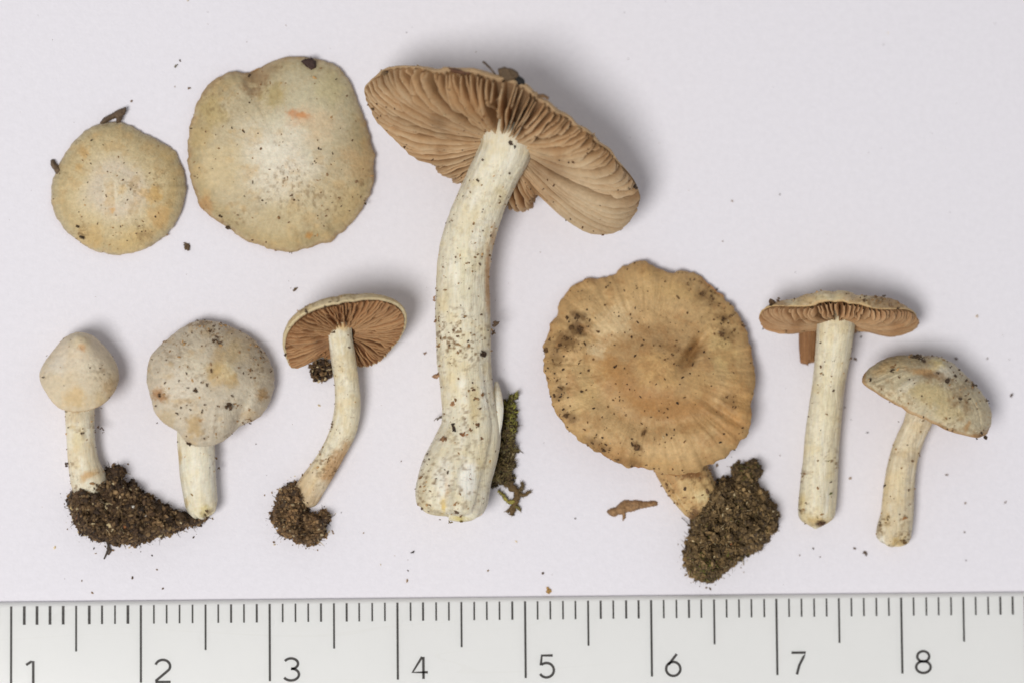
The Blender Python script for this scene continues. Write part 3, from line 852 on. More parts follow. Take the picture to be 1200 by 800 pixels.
# ------------------------------------------------------------------ C: button with the soil clod
def button_mushroom():
    pl = Place(93, 500)
    root = thing('mushroom', pl, 'smallest mushroom with smooth rounded button cap, its foot in a dark soil clod', 'mushroom', GRP)
    out = [(91,389),(100,390),(110,394),(119,402),(127,411),(134,421),(138,430),(139.5,440),(138,450),(129,466),(120,474),(110,479),(98,482),(87.5,482.5),(69,478),(60,469),(54,460),(47,446),(46,439),(51,426),(58,416),(65,407.5),(76,395)]
    cap = Cap(out, (93, 440), 46, 46, (0.03, -1), 46, 40, p=1.9, q=0.64, Hc=10, rt=3, umbo=(9, .3), seed=41, crease=.25, radial=.15, nt=320, ntop=100)
    P, S = cap.P, cap.S
    nn = n2(P[:, 0], P[:, 1], 0.05, 8, 5)
    c = np.tile(lin((214, 199, 174)), (len(P), 1)) * (1 + .05 * nn[:, None])
    c = mix(c, lin((206, 190, 158)), sstep(.4, 1, S + .2 * nn) * .6)
    for (x, y, r, cc, a) in ((96,408,5.5,(205,150,100),.8),(92,398,16,(202,186,150),.5),(88,466,17,(206,176,125),.7),(128,455,13,(200,165,115),.5),(118,470,12,(205,180,135),.5),(66,428,14,(224,216,200),.5),(104,430,16,(224,212,186),.6)):
        c = stain(c, P, x, y, r, cc, a)
    c = mottled(c, P, cap.seed + 300, .9 if cap.seed > 45 else .35)
    c[~cap.IT] = lin((190, 160, 120))
    cap.build(pl, root, c)
    specks(cap, pl, 40, 33, hot=[(96,408,6,.4),(120,440,14,.3),(125,464,8,.4),(52,442,4,.5)], uni=.4, size=(.3, .9), edge=.3)
    for i, (x, y, a, b, r) in enumerate(((51,442,1.8,1.3,0),(77,482,2.4,1.4,.2),(55,417,1.4,1.2,0),(122,439,1.3,1.3,0),(75,452,1.2,.9,0),(117,432,1.2,1,0),(118,478,2.2,1.2,-.4),(128,466,1.6,1.2,0))):
        crumb_on(cap, pl, x, y, a, b, r, (66, 50, 34), 120 + i)
    z0 = cap.zc
    st = Stem([(75,460),(76,482),(77,500),(78,520),(80,545),(85,573),(92,588)], [(111,460),(111,482),(111,500),(112,520),(116,538),(124,554),(130,572)], [z0 * .8, z0 * .65, 26, 20, 18, 15, 8], 43, end=.8)
    c = st.colour((224, 215, 190), (205, 178, 128), .3)
    c = stain(c, st.P, 103, 556, 14, (196, 150, 85), .7, 6, -.5)
    c = stain(c, st.P, 92, 515, 8, (214, 196, 150), .6, 20)
    c = stain(c, st.P, 84, 500, 5, (205, 180, 130), .5)
    st.build(pl, root, c)
    specks(st, pl, 110, 34, hot=[(80,545,7,.8),(86,567,8,1),(110,505,6,.5),(94,507,5,.4)], uni=.4, size=(.3, 1.0))
    for i, (x, y, a, b, r) in enumerate(((96,507,3.2,1.8,-.6),(80,501,2,1.2,0),(78,544,2.6,3.6,.2),(82,556,1.6,2.6,0),(119,502,4,1.8,.2),(115,500,3,2,-.3),(121,506,1.4,2.4,0))):
        crumb_on(st, pl, x, y, a, b, r, (74, 54, 40), 140 + i)
    poly = [(85,577),(93,568),(103,570),(112,561),(122,553),(135,547),(143,548),(146,553),(142,563),(150,570),(153,566),(156,563),(159,568),(167,577),(183,587),(203,598),(220,604),(241,604),(243,607),(238,612),(218,618),(198,625),(180,630),(158,637),(133,636),(115,632),(97,625),(88,613),(82,597),(80,587)]
    so, hf = soil_mass(pl, root, poly, 34, 12, 44, 5200, pale=.02, gsz=(.5, 1.9), edge=2.0, pal=[p_ * .85 for p_ in SOILPAL], label='dark crumbly soil clod tapering to a point')
    rng = np.random.RandomState(9)
    for i, (x, y, r, cc) in enumerate(((128,614,4.2,(206,184,140)),(155,593,3,(205,200,190)),(170,603,3.2,(200,190,175)),(141,581,3,(190,165,130)),(143,590,4,(150,118,78)),(146,616,4.5,(150,95,55)),(198,617,4.5,(140,115,75)),(85,594,4,(190,165,115)),(92,606,6,(120,84,52)),(135,552,7,(66,48,32)),(108,580,5,(60,44,30)),(165,597,6,(46,36,28)))):
        z = hf(np.array([x * 1.0]), np.array([y * 1.0]))[1][0]
        obj('pebble', crumb_mesh(pl, x, y, z - r * .3, r, r * .8, r * .7, i, cc, 160 + i, .25), M_CRUMB, so)
    strand(pl, so, [(126,634,8),(127,641,5),(125,648,3),(122,655,1.5)], 1.6, .8, (70, 60, 50), 'rootlet')
    strand(pl, so, [(126,641,4),(129,645,3),(127,650,2)], 2.2, 1.0, (80, 66, 54), 'rootlet')
    strand(pl, so, [(84,576,14),(80,586,9),(78,593,4)], .8, .4, (90, 84, 78), 'rootlet')
    strand(pl, so, [(154,570,10),(155,565,8),(154,561,6)], 2, 1.1, (58, 46, 36), 'rootlet')
button_mushroom()

# ------------------------------------------------------------------ D: domed greyish cap
def domed_mushroom():
    pl = Place(246, 480)
    root = thing('mushroom', pl, 'mushroom with domed greyish cream cap sprinkled with dirt, short clean white stem', 'mushroom', GRP)
    out = [(234,374.6),(216,382),(200.5,394),(187,405),(178,416),(173,431),(172.4,445.5),(175,458),(178,468),(182.5,484),(190,493),(200.5,500),(209.5,505),(214,513),(221,520),(230,522),(239,522.5),(257,519),(266,513),(272.5,507),(280,499),(290,495),(304,489),(311,480),(316,471),(322,450),(321,434),(313,416),(304,404),(293,394),(272.5,383.6),(250,375.5)]
    cap = Cap(out, (247, 448), 74, 71, (0.62, -.78), 66, 44, p=2.1, q=0.6, Hc=14, rt=3, umbo=(4, .22), seed=51, crease=1.0, radial=.3, edge_noise=.012)
    # soft fold between the two lower lobes
    P = cap.P
    d = (P[:, 0] - 284) * .93 + (P[:, 1] - 480) * .36
    P[:, 2] -= 5 * np.exp(-(d / 6) ** 2) * sstep(440, 490, P[:, 1])
    S = cap.S
    nn = n2(P[:, 0], P[:, 1], 0.035, 18, 5)
    c = np.tile(lin((200, 187, 164)), (len(P), 1)) * (1 + .09 * nn[:, None])
    c = mix(c, lin((200, 187, 165)), sstep(.5, 1, S + .3 * nn) * .6)
    for (x, y, r, cc, a) in ((264,434,14,(228,215,180),.9),(258,440,17,(196,160,95),.45),(250,435,12,(190,155,90),.5),(272,446,10,(190,155,90),.5),(268,416,20,(200,172,120),.5),(188,462,11,(165,120,75),.85),(308,463,9,(170,132,80),.75),(228,500,14,(180,150,100),.75),(235,492,4,(150,110,60),.8),(280,405,26,(196,172,128),.35),(215,450,26,(222,212,194),.5),(225,430,20,(220,208,182),.5),(255,485,22,(216,206,186),.4),(196,490,14,(190,168,130),.6),(285,465,16,(220,210,188),.5)):
        c = stain(c, P, x, y, r, cc, a, seed=int(x))
    c = mottled(c, P, cap.seed + 300, .9 if cap.seed > 45 else .35)
    c[~cap.IT] = lin((190, 160, 120))
    cap.build(pl, root, c)
    specks(cap, pl, 620, 35, hot=[(238,450,16,.35),(215,480,12,.6),(255,510,16,.35),(250,388,16,.5),(230,378,14,.5),(190,462,8,.8),(310,430,14,.35),(268,476,8,.5),(200,415,30,.15),(300,400,16,.3)], uni=.35, size=(.35, 1.2), edge=.5)
    for i, (x, y, a, b, r) in enumerate(((268,476,5,4,.6),(272,464,2.4,1.6,.4),(229,457,3.2,2.4,.3),(243,451,2.8,2.2,0),(236,448,2,1.3,.2),(220,455,3.4,1.4,.1),(219,438,1.7,2.2,0),(210,447,2.6,1.3,-.6),(223,480,2.6,2,0),(208,484,2.4,1.8,0),(212,477,2.2,1.8,.4),(247,388,2.8,2.4,0),(251,400,3.2,2.8,.4),(258,402,3.2,2.2,0),(250,382,4,1.5,.1),(231,376,2.8,1.6,0),(240,375,2,1.4,0),(239,513,2,1.8,0),(222,520,3.4,2.6,.2),(293,496,2,1.4,0),(318,434,1.8,2.2,0),(309,419,1.8,1.4,0),(272,508,1.8,1,.2),(185,495,1.2,1.4,0),(237,482,1.8,3,.3),(188,463,3.5,2.4,.5))):
        crumb_on(cap, pl, x, y, a, b, r, (72, 54, 36), 180 + i)
    st = Stem([(207,490),(208.5,510),(210,530),(211,550),(214,572),(218,590),(226,601)], [(250,490),(250.5,520),(251.5,540),(252.5,557),(254,575),(255.5,592),(255,603)], [24, 24, 23, 22, 21, 20, 17], 53, end=.6, ragged=6)
    c = st.colour((229, 222, 200), (214, 196, 150), .25)
    c = stain(c, st.P, 211, 535, 3, (196, 160, 90), .6, 14)
    c = stain(c, st.P, 241, 600, 12, (200, 180, 110), .6)
    c = stain(c, st.P, 219, 588, 4, (190, 160, 90), .6, 8)
    st.build(pl, root, c)
    specks(st, pl, 60, 36, hot=[(243,600,6,.6),(253,545,4,.6)], uni=.25, size=(.3, .8))
    for i, (x, y, a, b, r) in enumerate(((242,598,2.6,2,0),(254,537,1.6,4,.2),(256,548,2,2.4,0))):
        crumb_on(st, pl, x, y, a, b, r, (84, 64, 44), 220 + i)
domed_mushroom()

# ------------------------------------------------------------------ E: curved stem, rusty gills
def curved_mushroom():
    pl = Place(395, 480, 30)
    root = thing('mushroom', pl, 'slender mushroom with curved stem, rusty brown gills turned outward, small soil lump at foot', 'mushroom', GRP)
    out = [(331.5,400),(334,386),(343,372),(355,363),(372.5,355),(393.5,350),(418,347),(442.6,346.6),(460,351),(470.6,358),(476,368.5),(476.5,381),(470.6,395),(460,407.5),(446,423),(432,429.5),(418,429),(405,425),(390,421),(376,418),(364,424),(352,432),(341,432),(336.6,424.6),(333,412)]
    cap = Cap(out, (404, 391), 73, 72, (-.2, -.98), -37, 34, p=2.2, q=0.5, Hc=6, rt=2.5, seed=61, crease=1.0, nt=360, ntop=90, edge_noise=.008,
              gills=dict(n=100, depth=8.5, rin=.17, thick=2.4, seed=6, wob=1.3, peak=.55, rout=.955), wave=lambda T: 2.0 * np.sin(2 * T + .5))
    P, S = cap.P, cap.S
    nn = n2(P[:, 0], P[:, 1], 0.05, 8, 5)
    c = np.tile(lin((188, 168, 128)), (len(P), 1)) * (1 + .1 * nn[:, None])
    c = mix(c, lin((214, 198, 164)), sstep(.93, .99, S + .05 * nn) * .7)
    c = mottled(c, P, 360, 1.0)
    c = stain(c, P, 350, 372, 20, (190, 165, 115), .6); c = stain(c, P, 455, 353, 22, (200, 176, 128), .5)
    c[~cap.IT] = lin((126, 86, 54))
    edge = (~cap.IT) & (S > .955); c[edge] = lin((206, 188, 150))
    cap.build(pl, root, c)
    cap.build_gills(pl, cap.obj, gill_col((150, 108, 72), (100, 68, 43), (184, 146, 104)))
    specks(cap, pl, 260, 37, hot=[(400,356,20,.6),(360,365,14,.6),(345,385,10,.4),(460,385,16,.3),(336,415,6,.8)], uni=.7, size=(.3, 1.0), nzmin=-.4)
    for i, (x, y, a, b, r) in enumerate(((359,367,3.6,2.4,.2),(380,363,2.6,2,.2),(386,357,3,1.2,0),(396,356,2.2,1.4,0),(336,407,2,3,0),(335,415,2.4,2.2,0),(402,376,2,1.6,0))):
        crumb_on(cap, pl, x, y, a, b, r, (66, 48, 32), 240 + i)
    zt = cap.zc
    st = Stem([(379,362),(383,378),(384,394),(387,414),(390,434),(392.5,454),(393,474),(391,492),(386,510),(372,534),(360,550),(348,566),(338,582)], [(410,360),(412,376),(412,390),(415,408),(418,426),(420.5,446),(422,466),(421,484),(416,505),(400,541),(388,562),(377,580),(366,600)], [zt - 10, zt + 1, zt - 1, zt * .8, zt * .62, zt * .5, 27, 23, 20, 17, 15, 11, 7], 63, end=.7, top=.25)
    c = st.colour((225, 216, 190), (206, 182, 130), .32)
    c = mix(c, lin((196, 150, 88)), sstep(.72, .95, st.S) * .45)
    c = stain(c, st.P, 395, 545, 14, (178, 130, 70), .75, 34, .55)
    c = stain(c, st.P, 399, 383, 13, (205, 165, 95), .7, 6)
    st.build(pl, root, c)
    specks(st, pl, 230, 38, hot=[(380,545,16,.4),(392,565,10,.6),(416,490,6,.5)], uni=.6, size=(.3, .95))
    for i, (x, y, a, b, r) in enumerate(((389,497,1.8,8,.12),(391,390,3.4,2,.2),(397,382,1.8,1.6,0),(408,407,1.6,3,0),(385,537,2,1.6,.4),(392,552,2.4,1.4,-.6),(386,387,2,1.4,0))):
        crumb_on(st, pl, x, y, a, b, r, (92, 68, 42), 260 + i)
    soil_mass(pl, root, [(352,566),(340,568),(328,574),(325,586),(318,602),(322,614),(332,627),(348,634),(364,639),(372,634),(380,626),(381,614),(386,606),(380,600),(372,604),(362,600),(357,586)], 30, 9, 64, 2200, pal=[lin(x) for x in ((84, 62, 40), (104, 78, 50), (126, 98, 64), (68, 52, 36), (140, 112, 78))], gsz=(.5, 1.8), label='soil lump round the foot of the stem')
    rng = np.random.RandomState(4)
    n = 240
    a = rng.uniform(0, 2 * math.pi, n); r = np.sqrt(rng.rand(n))
    pts = np.stack([376 + 13 * r * np.cos(a), 434 + 13 * r * np.sin(a), rng.uniform(2, 16, n)], 1)
    v, t, cc = grains(pts, rng.uniform(.8, 2.6, n), soil_cols(n, rng, .08), 66)
    obj('soil_crumbs', make_mesh('soil_crumbs', pl(v), None, cc, False, t, closed=False), M_CRUMB, root, kind='stuff')
curved_mushroom()

# ------------------------------------------------------------------ F: the big one
def big_mushroom():
    pl = Place(560, 380, 60)
    root = thing('mushroom', pl, 'largest mushroom, thick white stem and broad tan gills, moss at its foot', 'mushroom', GRP)
    out = [(427.9,105),(429,121),(434,132),(442.5,145.5),(460.5,161),(476,177),(485,186),(506.6,191),(512,200),(523.5,207),(539,217),(560,232),(585,243),(600,245),(614,248),(627,243),(629,222),(644,236),(651,245),(664,261),(680,270),(695,274),(711,276),(724,273),(735,266),(748,250.6),(751,237.5),(748,219),(741,208),(732,198),(716.5,180),(695.5,161),(674.5,148),(653.5,132.5),(632.5,119),(614,104),(600,96),(582,93),(566,88),(541.5,84),(523.5,84),(499,82),(472,80),(456,80),(444,86),(438,91.5),(431,98)]
    cap = Cap(out, (592, 168), 170, 112, (.36, -.933), -41, 30, p=3.0, q=0.5, Hc=4, rt=2.0, seed=71, crease=1.5, nt=480, ntop=90, edge_noise=.018,
              gills=dict(n=132, depth=35, rin=.13, thick=1.9, seed=7, wob=1.5, peak=.66, short=.55, rout=.99),
              wave=lambda T: 5 * np.cos(2 * T) - 3 * np.sin(3 * T) + 2.5 * np.sin(5 * T + 1) + 1.5 * np.sin(13 * T) + 1.0 * np.sin(23 * T + 1))
    P, S = cap.P, cap.S
    nn = n2(P[:, 0], P[:, 1], 0.03, 8, 5)
    c = np.tile(lin((208, 190, 155)), (len(P), 1)) * (1 + .12 * nn[:, None])
    c[~cap.IT] = lin((132, 104, 76))
    edge = (~cap.IT) & (S > .955); c[edge] = lin((168, 140, 106))
    c = mix(c, lin((184, 152, 110)), np.where(cap.IT, sstep(.9, .99, S + .06 * nn), 0))
    cap.build(pl, root, c)
    gc = gill_col((172, 135, 97), (122, 90, 60), (208, 182, 146))
    def gcol(g, i):
        c = gc(g, i)
        c = stain(c, g, 520, 115, 60, (160, 122, 82), .5)
        c = stain(c, g, 690, 190, 44, (160, 120, 78), .55)
        c = stain(c, g, 515, 150, 18, (110, 82, 54), .6, 8, .6); c = stain(c, g, 700, 165, 26, (120, 90, 58), .5, 12, .5); c = stain(c, g, 455, 95, 20, (120, 92, 62), .5)
        c = stain(c, g, 695, 245, 60, (206, 182, 148), .65)
        return c
    cap.build_gills(pl, cap.obj, gcol)
    specks(cap, pl, 420, 39, hot=[(452,90,10,.6),(560,150,20,.3),(690,165,18,.3),(515,155,16,.4),(745,225,8,.7),(470,175,20,.4),(490,82,14,.8),(620,110,10,1),(655,135,10,.9),(690,160,10,.9),(725,192,10,.9)], uni=.7, size=(.35, 1.2), nzmin=-.5)
    rng = np.random.RandomState(77)
    allg = np.concatenate([g.reshape(-1, 6, 3)[:, 2:4].reshape(-1, 3) for g in cap.gill_raw])
    k = rng.choice(len(allg), 240); pts = allg[k].copy(); pts[:, 2] += .6
    v, t, cc = grains(pts, np.exp(rng.uniform(math.log(.4), math.log(1.3), len(k))), soil_cols(len(k), rng, .05, [lin((120, 80, 44)), lin((88, 62, 38)), lin((70, 50, 34))]), 78)
    obj('soil_specks', make_mesh('soil_specks', pl(v), None, cc, False, t, closed=False), M_CRUMB, cap.obj, kind='stuff')
    class G: pass
    gs = G(); gs.P = np.concatenate([P, np.concatenate(cap.gill_raw)]); gs.obj = cap.obj; gs.surf = lambda x, y: Cap.surf(gs, x, y)
    for i, (x, y, a, b, r, cc) in enumerate(((452,90,5,3,.4,(96,76,52)),(437,130,2.6,2,0,(80,62,44)),(474,172,2,2,0,(70,50,36)),(520,152,5,1.6,-.5,(110,78,50)),(517,157,3,2,0,(90,62,40)),(508,113,2.6,2.4,0,(140,90,50)),(522,120,2.4,2.4,0,(120,84,50)),(744,220,3,4,-.4,(60,48,38)),(736,222,2,2,0,(80,60,40)),(690,165,3,2.6,0,(110,80,50)),(703,236,2.4,1.8,0,(110,84,54)),(662,219,1.5,1.5,0,(80,60,40)),(548,214,3,2,.4,(150,96,54)),(596,122,1.6,4,0,(110,74,46)))):
        obj('soil_crumb', crumb_mesh(pl, x, y, gs.surf(x, y)[2] - .8, a, b, min(a, b) * .8, r, cc, 300 + i), M_CRUMB, cap.obj)
    zr = gs.surf(600, 102)[2]
    flake(pl, cap.obj, [(583,88),(590,86),(600,88),(606,92),(607,98),(600,102),(592,103),(585,98)], 7, zr - 5, (92, 74, 54), 21, 'soil_clot')
    flake(pl, cap.obj, [(601,95),(607,96),(614,102),(613,107),(606,107),(602,101)], 6, zr - 4, (30, 27, 25), 22, 'soil_clot')
    zl = gs.surf(540, 90)[2]
    flake(pl, cap.obj, [(527,87),(536,88),(546,91),(553,90),(551,95),(540,94),(530,91)], 3, zl - 1, (98, 66, 46), 23, 'bark_flake')
    strand(pl, cap.obj, [(566,80,zr - 2),(572,86,zr + 2),(580,95,zr + 2)], 1.4, 1.0, (88, 72, 58), 'twig')
    strand(pl, cap.obj, [(628,120,gs.surf(630, 124)[2]), (634,119,gs.surf(634, 124)[2] + 1), (641,122,gs.surf(641, 128)[2])], 2.4, 1.8, (110, 84, 58), 'twig')
    # stem
    zt = cap.zc
    def mod(SS, TH):
        m = np.ones_like(SS)
        g = sstep(.66, .9, SS)
        m = m - g * (0.08 * np.exp(-((TH - 1.45) / .10) ** 2) + .045 * np.exp(-((TH - 2.1) / .08) ** 2) + .05 * np.exp(-((TH - .75) / .12) ** 2))
        return m
    st = Stem([(594,142),(567,150),(564,168),(553,192),(541,218.5),(531,242),(522,267),(516,288),(513,306),(511,330),(510.5,355),(511,386),(512,417),(515.5,445),(518,478),(516,505),(507,533),(493,559),(485.5,584),(490,604)],
              [(618,152),(628,168),(621,188),(608,212),(596.5,235),(589,252),(582,270.5),(577,292),(574,313),(573,340),(574,368),(575,392),(575,417),(576,445),(581,472),(586.5,496),(584,518),(577,548),(571.5,580),(562,601)],
              [zt - 24, zt + 0, zt + 5, 36 + (zt - 36) * .9, 36 + (zt - 36) * .76, 36 + (zt - 36) * .63, 36 + (zt - 36) * .5, 36 + (zt - 36) * .39, 36 + (zt - 36) * .3, 36 + (zt - 36) * .2, 36 + (zt - 36) * .12, 36 + (zt - 36) * .06, 37, 36, 36, 36, 37, 38, 38, 36], 73, ns=420, nth=110, end=.28, top=.2, fibre=.8, mod=mod, ragged=13)
    c = st.colour((225, 217, 193), (212, 192, 142), .34, (240, 238, 229))
    right = sstep(.55, .98, np.cos(st.TH)) if True else 0
    for (x, y, r, ry, cc, a) in ((572,330,4,50,(196,150,100),.8),(578,285,4,22,(205,165,115),.6),(545,320,14,40,(222,212,176),.5),(520,590,4,14,(214,180,80),.85),(538,607,13,5,(196,180,100),.75),(524,568,3,16,(196,150,80),.8),(548,560,14,26,(240,239,233),.7),(520,560,14,26,(238,234,222),.6),(560,595,10,12,(206,196,176),.6),(495,590,9,18,(200,184,150),.6),(556,470,8,26,(212,190,140),.5),(530,420,18,20,(216,200,158),.4),(580,455,4,16,(210,185,120),.6)):
        c = stain(c, st.P, x, y, r, cc, a, ry, seed=int(y))
    st.build(pl, root, c)
    specks(st, pl, 950, 40, hot=[(530,395,26,.25),(545,400,26,.25),(512,375,5,1.0),(513,400,5,1),(545,490,24,.25),(505,565,14,.5),(500,545,10,.6),(545,545,20,.2),(560,400,12,.3),(550,580,16,.25),(495,590,12,.4)], uni=.6, size=(.35, 1.25), only=lambda P: P[:, 1] > 195)
    for i, (x, y, a, b, r, cc) in enumerate(((566,415,3.6,5,-.2,(52,38,26)),(532,500,3.2,8,-.35,(52,38,28)),(543,508,6,2.6,.1,(130,88,54)),(552,503,2.4,3,0,(110,76,48)),(559,497,3,4,.4,(104,76,50)),(564,512,2.4,2.4,0,(116,84,54)),(555,456,2.4,2.2,0,(90,62,40)),(556,468,1.6,1.6,0,(60,44,30)),(565,462,3,2.8,0,(110,80,50)),(512,440,4,5,0,(140,110,86)),(531,473,4,3,0,(150,112,78)),(562,478,3.4,2,0,(104,76,50)),(580,380,4.2,4.4,.2,(84,66,50)),(578,390,2.6,4,0,(84,66,50)),(598,171,3,3.6,.4,(70,56,44)),(603,175,2.4,2.2,0,(70,56,44)),(566,190,1.8,2.6,.3,(96,80,60)),(560,213,2.2,2.2,0,(88,72,50)),(534,308,3,1.4,.1,(80,64,44)),(541,332,1,.8,0,(90,70,46)),(548,405,2.4,2.4,0,(130,96,60)),(536,395,1.8,3,0,(100,78,54)),(509,350,2,4,0,(130,96,64)),(510,377,2,4.5,0,(120,86,56)),(526,566,2.6,1.6,.3,(90,66,46)),(535,588,4.5,2,-.7,(150,112,72)),(520,514,4,4,0,(124,92,64)),(528,612,5,2,0,(96,80,40)),(541,610,3.4,2,0,(110,92,46)),(516,607,1.6,3,0,(80,70,50)))):
        crumb_on(st, pl, x, y, a, b, r, cc, 330 + i)
    # torn flap and hairs at the foot
    fl = Stem([(580,448),(579,464),(580,482),(578,500),(572,520)], [(584,447),(588,461),(590,479),(588,499),(582,521)], [20, 34, 44, 46, 42], 75, ns=90, nth=28, flat=.6, end=.8, top=.8, fibre=.4)
    fl.build(pl, st.obj, fl.colour((234, 230, 216), (214, 192, 140), .4), 'torn_flap')
    strand(pl, st.obj, [(522,491,34),(516,489,22),(512,493,12)], 1.8, .7, (96, 80, 62), 'rootlet')
    strand(pl, st.obj, [(517,490,24),(511,491,14),(508,494,6)], .8, .4, (120, 110, 96), 'rootlet')
    # moss at the foot
    poly = [(591,470),(595,474),(600,463),(605,463),(604,474),(608,482),(604,492),(607,503),(603,512),(605,521),(609,529),(602,536),(604,545),(599,553),(603,561),(597,572),(591,563),(584,570),(577,572),(572.5,562),(578,550),(577,541),(584.5,520),(586,508),(591,497),(587,488)]
    v, q, hf = clod(poly, 17, 7, 79, 1.2, .9, 0.0, 7.0)
    cm = np.tile(lin((78, 62, 40)), (len(v), 1)) * (1 + .5 * n2(v[:, 0], v[:, 1], .15, 4)[:, None])
    ms = obj('moss_tuft', make_mesh('moss_tuft', pl(v), q, cm), M_SOIL, root); ms['label'] = 'strip of green moss and soil clinging to the stem foot'
    rng = np.random.RandomState(80)
    Pp = rng.uniform((570, 460), (610, 575), (6000, 2)); d, z = hf(Pp[:, 0], Pp[:, 1])
    k = np.nonzero(d > -1.5)[0][:900]
    gs_ = np.exp(rng.uniform(math.log(.5), math.log(1.8), len(k)))
    v, t, cc = grains(np.stack([Pp[k, 0], Pp[k, 1], np.maximum(z[k], gs_)], 1), gs_, soil_cols(len(k), rng, .05, [lin(x) for x in ((60, 46, 30), (84, 66, 40), (100, 84, 50), (50, 40, 30), (110, 104, 70))]), 81)
    obj('soil_grains', make_mesh('soil_grains', pl(v), None, cc, False, t, closed=False), M_CRUMB, ms, kind='stuff')
    def green(x, y, n):
        g = np.clip((np.exp(-((x - 602) / 6) ** 2) * sstep(530, 485, y) + np.exp(-((x - 592) / 4) ** 2 - ((y - 474) / 8) ** 2) + .2 * rng.rand(n)), 0, 1)[:, None]
        return (lin((104, 86, 56)) * (1 - g) + lin((150, 148, 62)) * g) * rng.uniform(.6, 1.6, (n, 1))
    k = rng.choice(np.nonzero(d > -1)[0], 900)
    dirs = np.stack([rng.normal(.25, .7, len(k)), rng.normal(-.4, .6, len(k)), rng.uniform(-.1, .9, len(k))], 1)
    v, q, cc = fibres(np.stack([Pp[k, 0], Pp[k, 1], z[k] + .5], 1), dirs, rng.uniform(2.5, 7.5, len(k)), rng.uniform(.4, .95, len(k)), green(Pp[k, 0], Pp[k, 1], len(k)), 82)
    v[:, 2] = np.maximum(v[:, 2], .4)
    obj('moss_leaves', make_mesh('moss_leaves', pl(v), q, cc, True, closed=False), M_MOSS, ms, kind='stuff')
    spr = [[(596,566,6),(601,574,6),(607,580,5),(606,588,5),(602,597,4),(600,606,3)], [(607,580,5),(613,573,5),(612,567,4)], [(607,582,5),(616,582,5),(622,578,3)], [(604,590,5),(596,590,5),(590,582,4),(584,577,3)], [(602,596,5),(594,602,4)], [(604,594,4),(611,600,3)], [(600,572,6),(592,571,5)]]
    for i, sp in enumerate(spr):
        strand(pl, ms, sp, 4.6 if i == 0 else 2.2, 3.0 if i == 0 else 1.6, ((104, 82, 50), (100, 84, 56), (110, 88, 56), (150, 140, 70), (96, 76, 48), (120, 110, 56), (96, 76, 48))[i], 'moss_sprig', M_CRUMB, rough=.5, seed=i)
    # fuzz of tiny leaves along the sprig
    f0, dd = [], []
    for sp in spr:
        sp = np.array(sp, float)
        for a_, b_ in zip(sp[:-1], sp[1:]):
            for _ in range(34):
                tt = rng.rand(); f0.append(a_ + (b_ - a_) * tt); dd.append((rng.normal(), rng.normal(), rng.uniform(.0, 1)))
    n = len(f0)
    v, q, cc = fibres(f0, dd, rng.uniform(2, 4.6, n), rng.uniform(.5, .9, n), np.array([lin((110, 90, 52))] * n) * rng.uniform(.6, 1.4, (n, 1)), 83)
    v[:, 2] = np.maximum(v[:, 2], .3)
    obj('sprig_leaves', make_mesh('sprig_leaves', pl(v), q, cc, True, closed=False), M_MOSS, ms, kind='stuff')
big_mushroom()

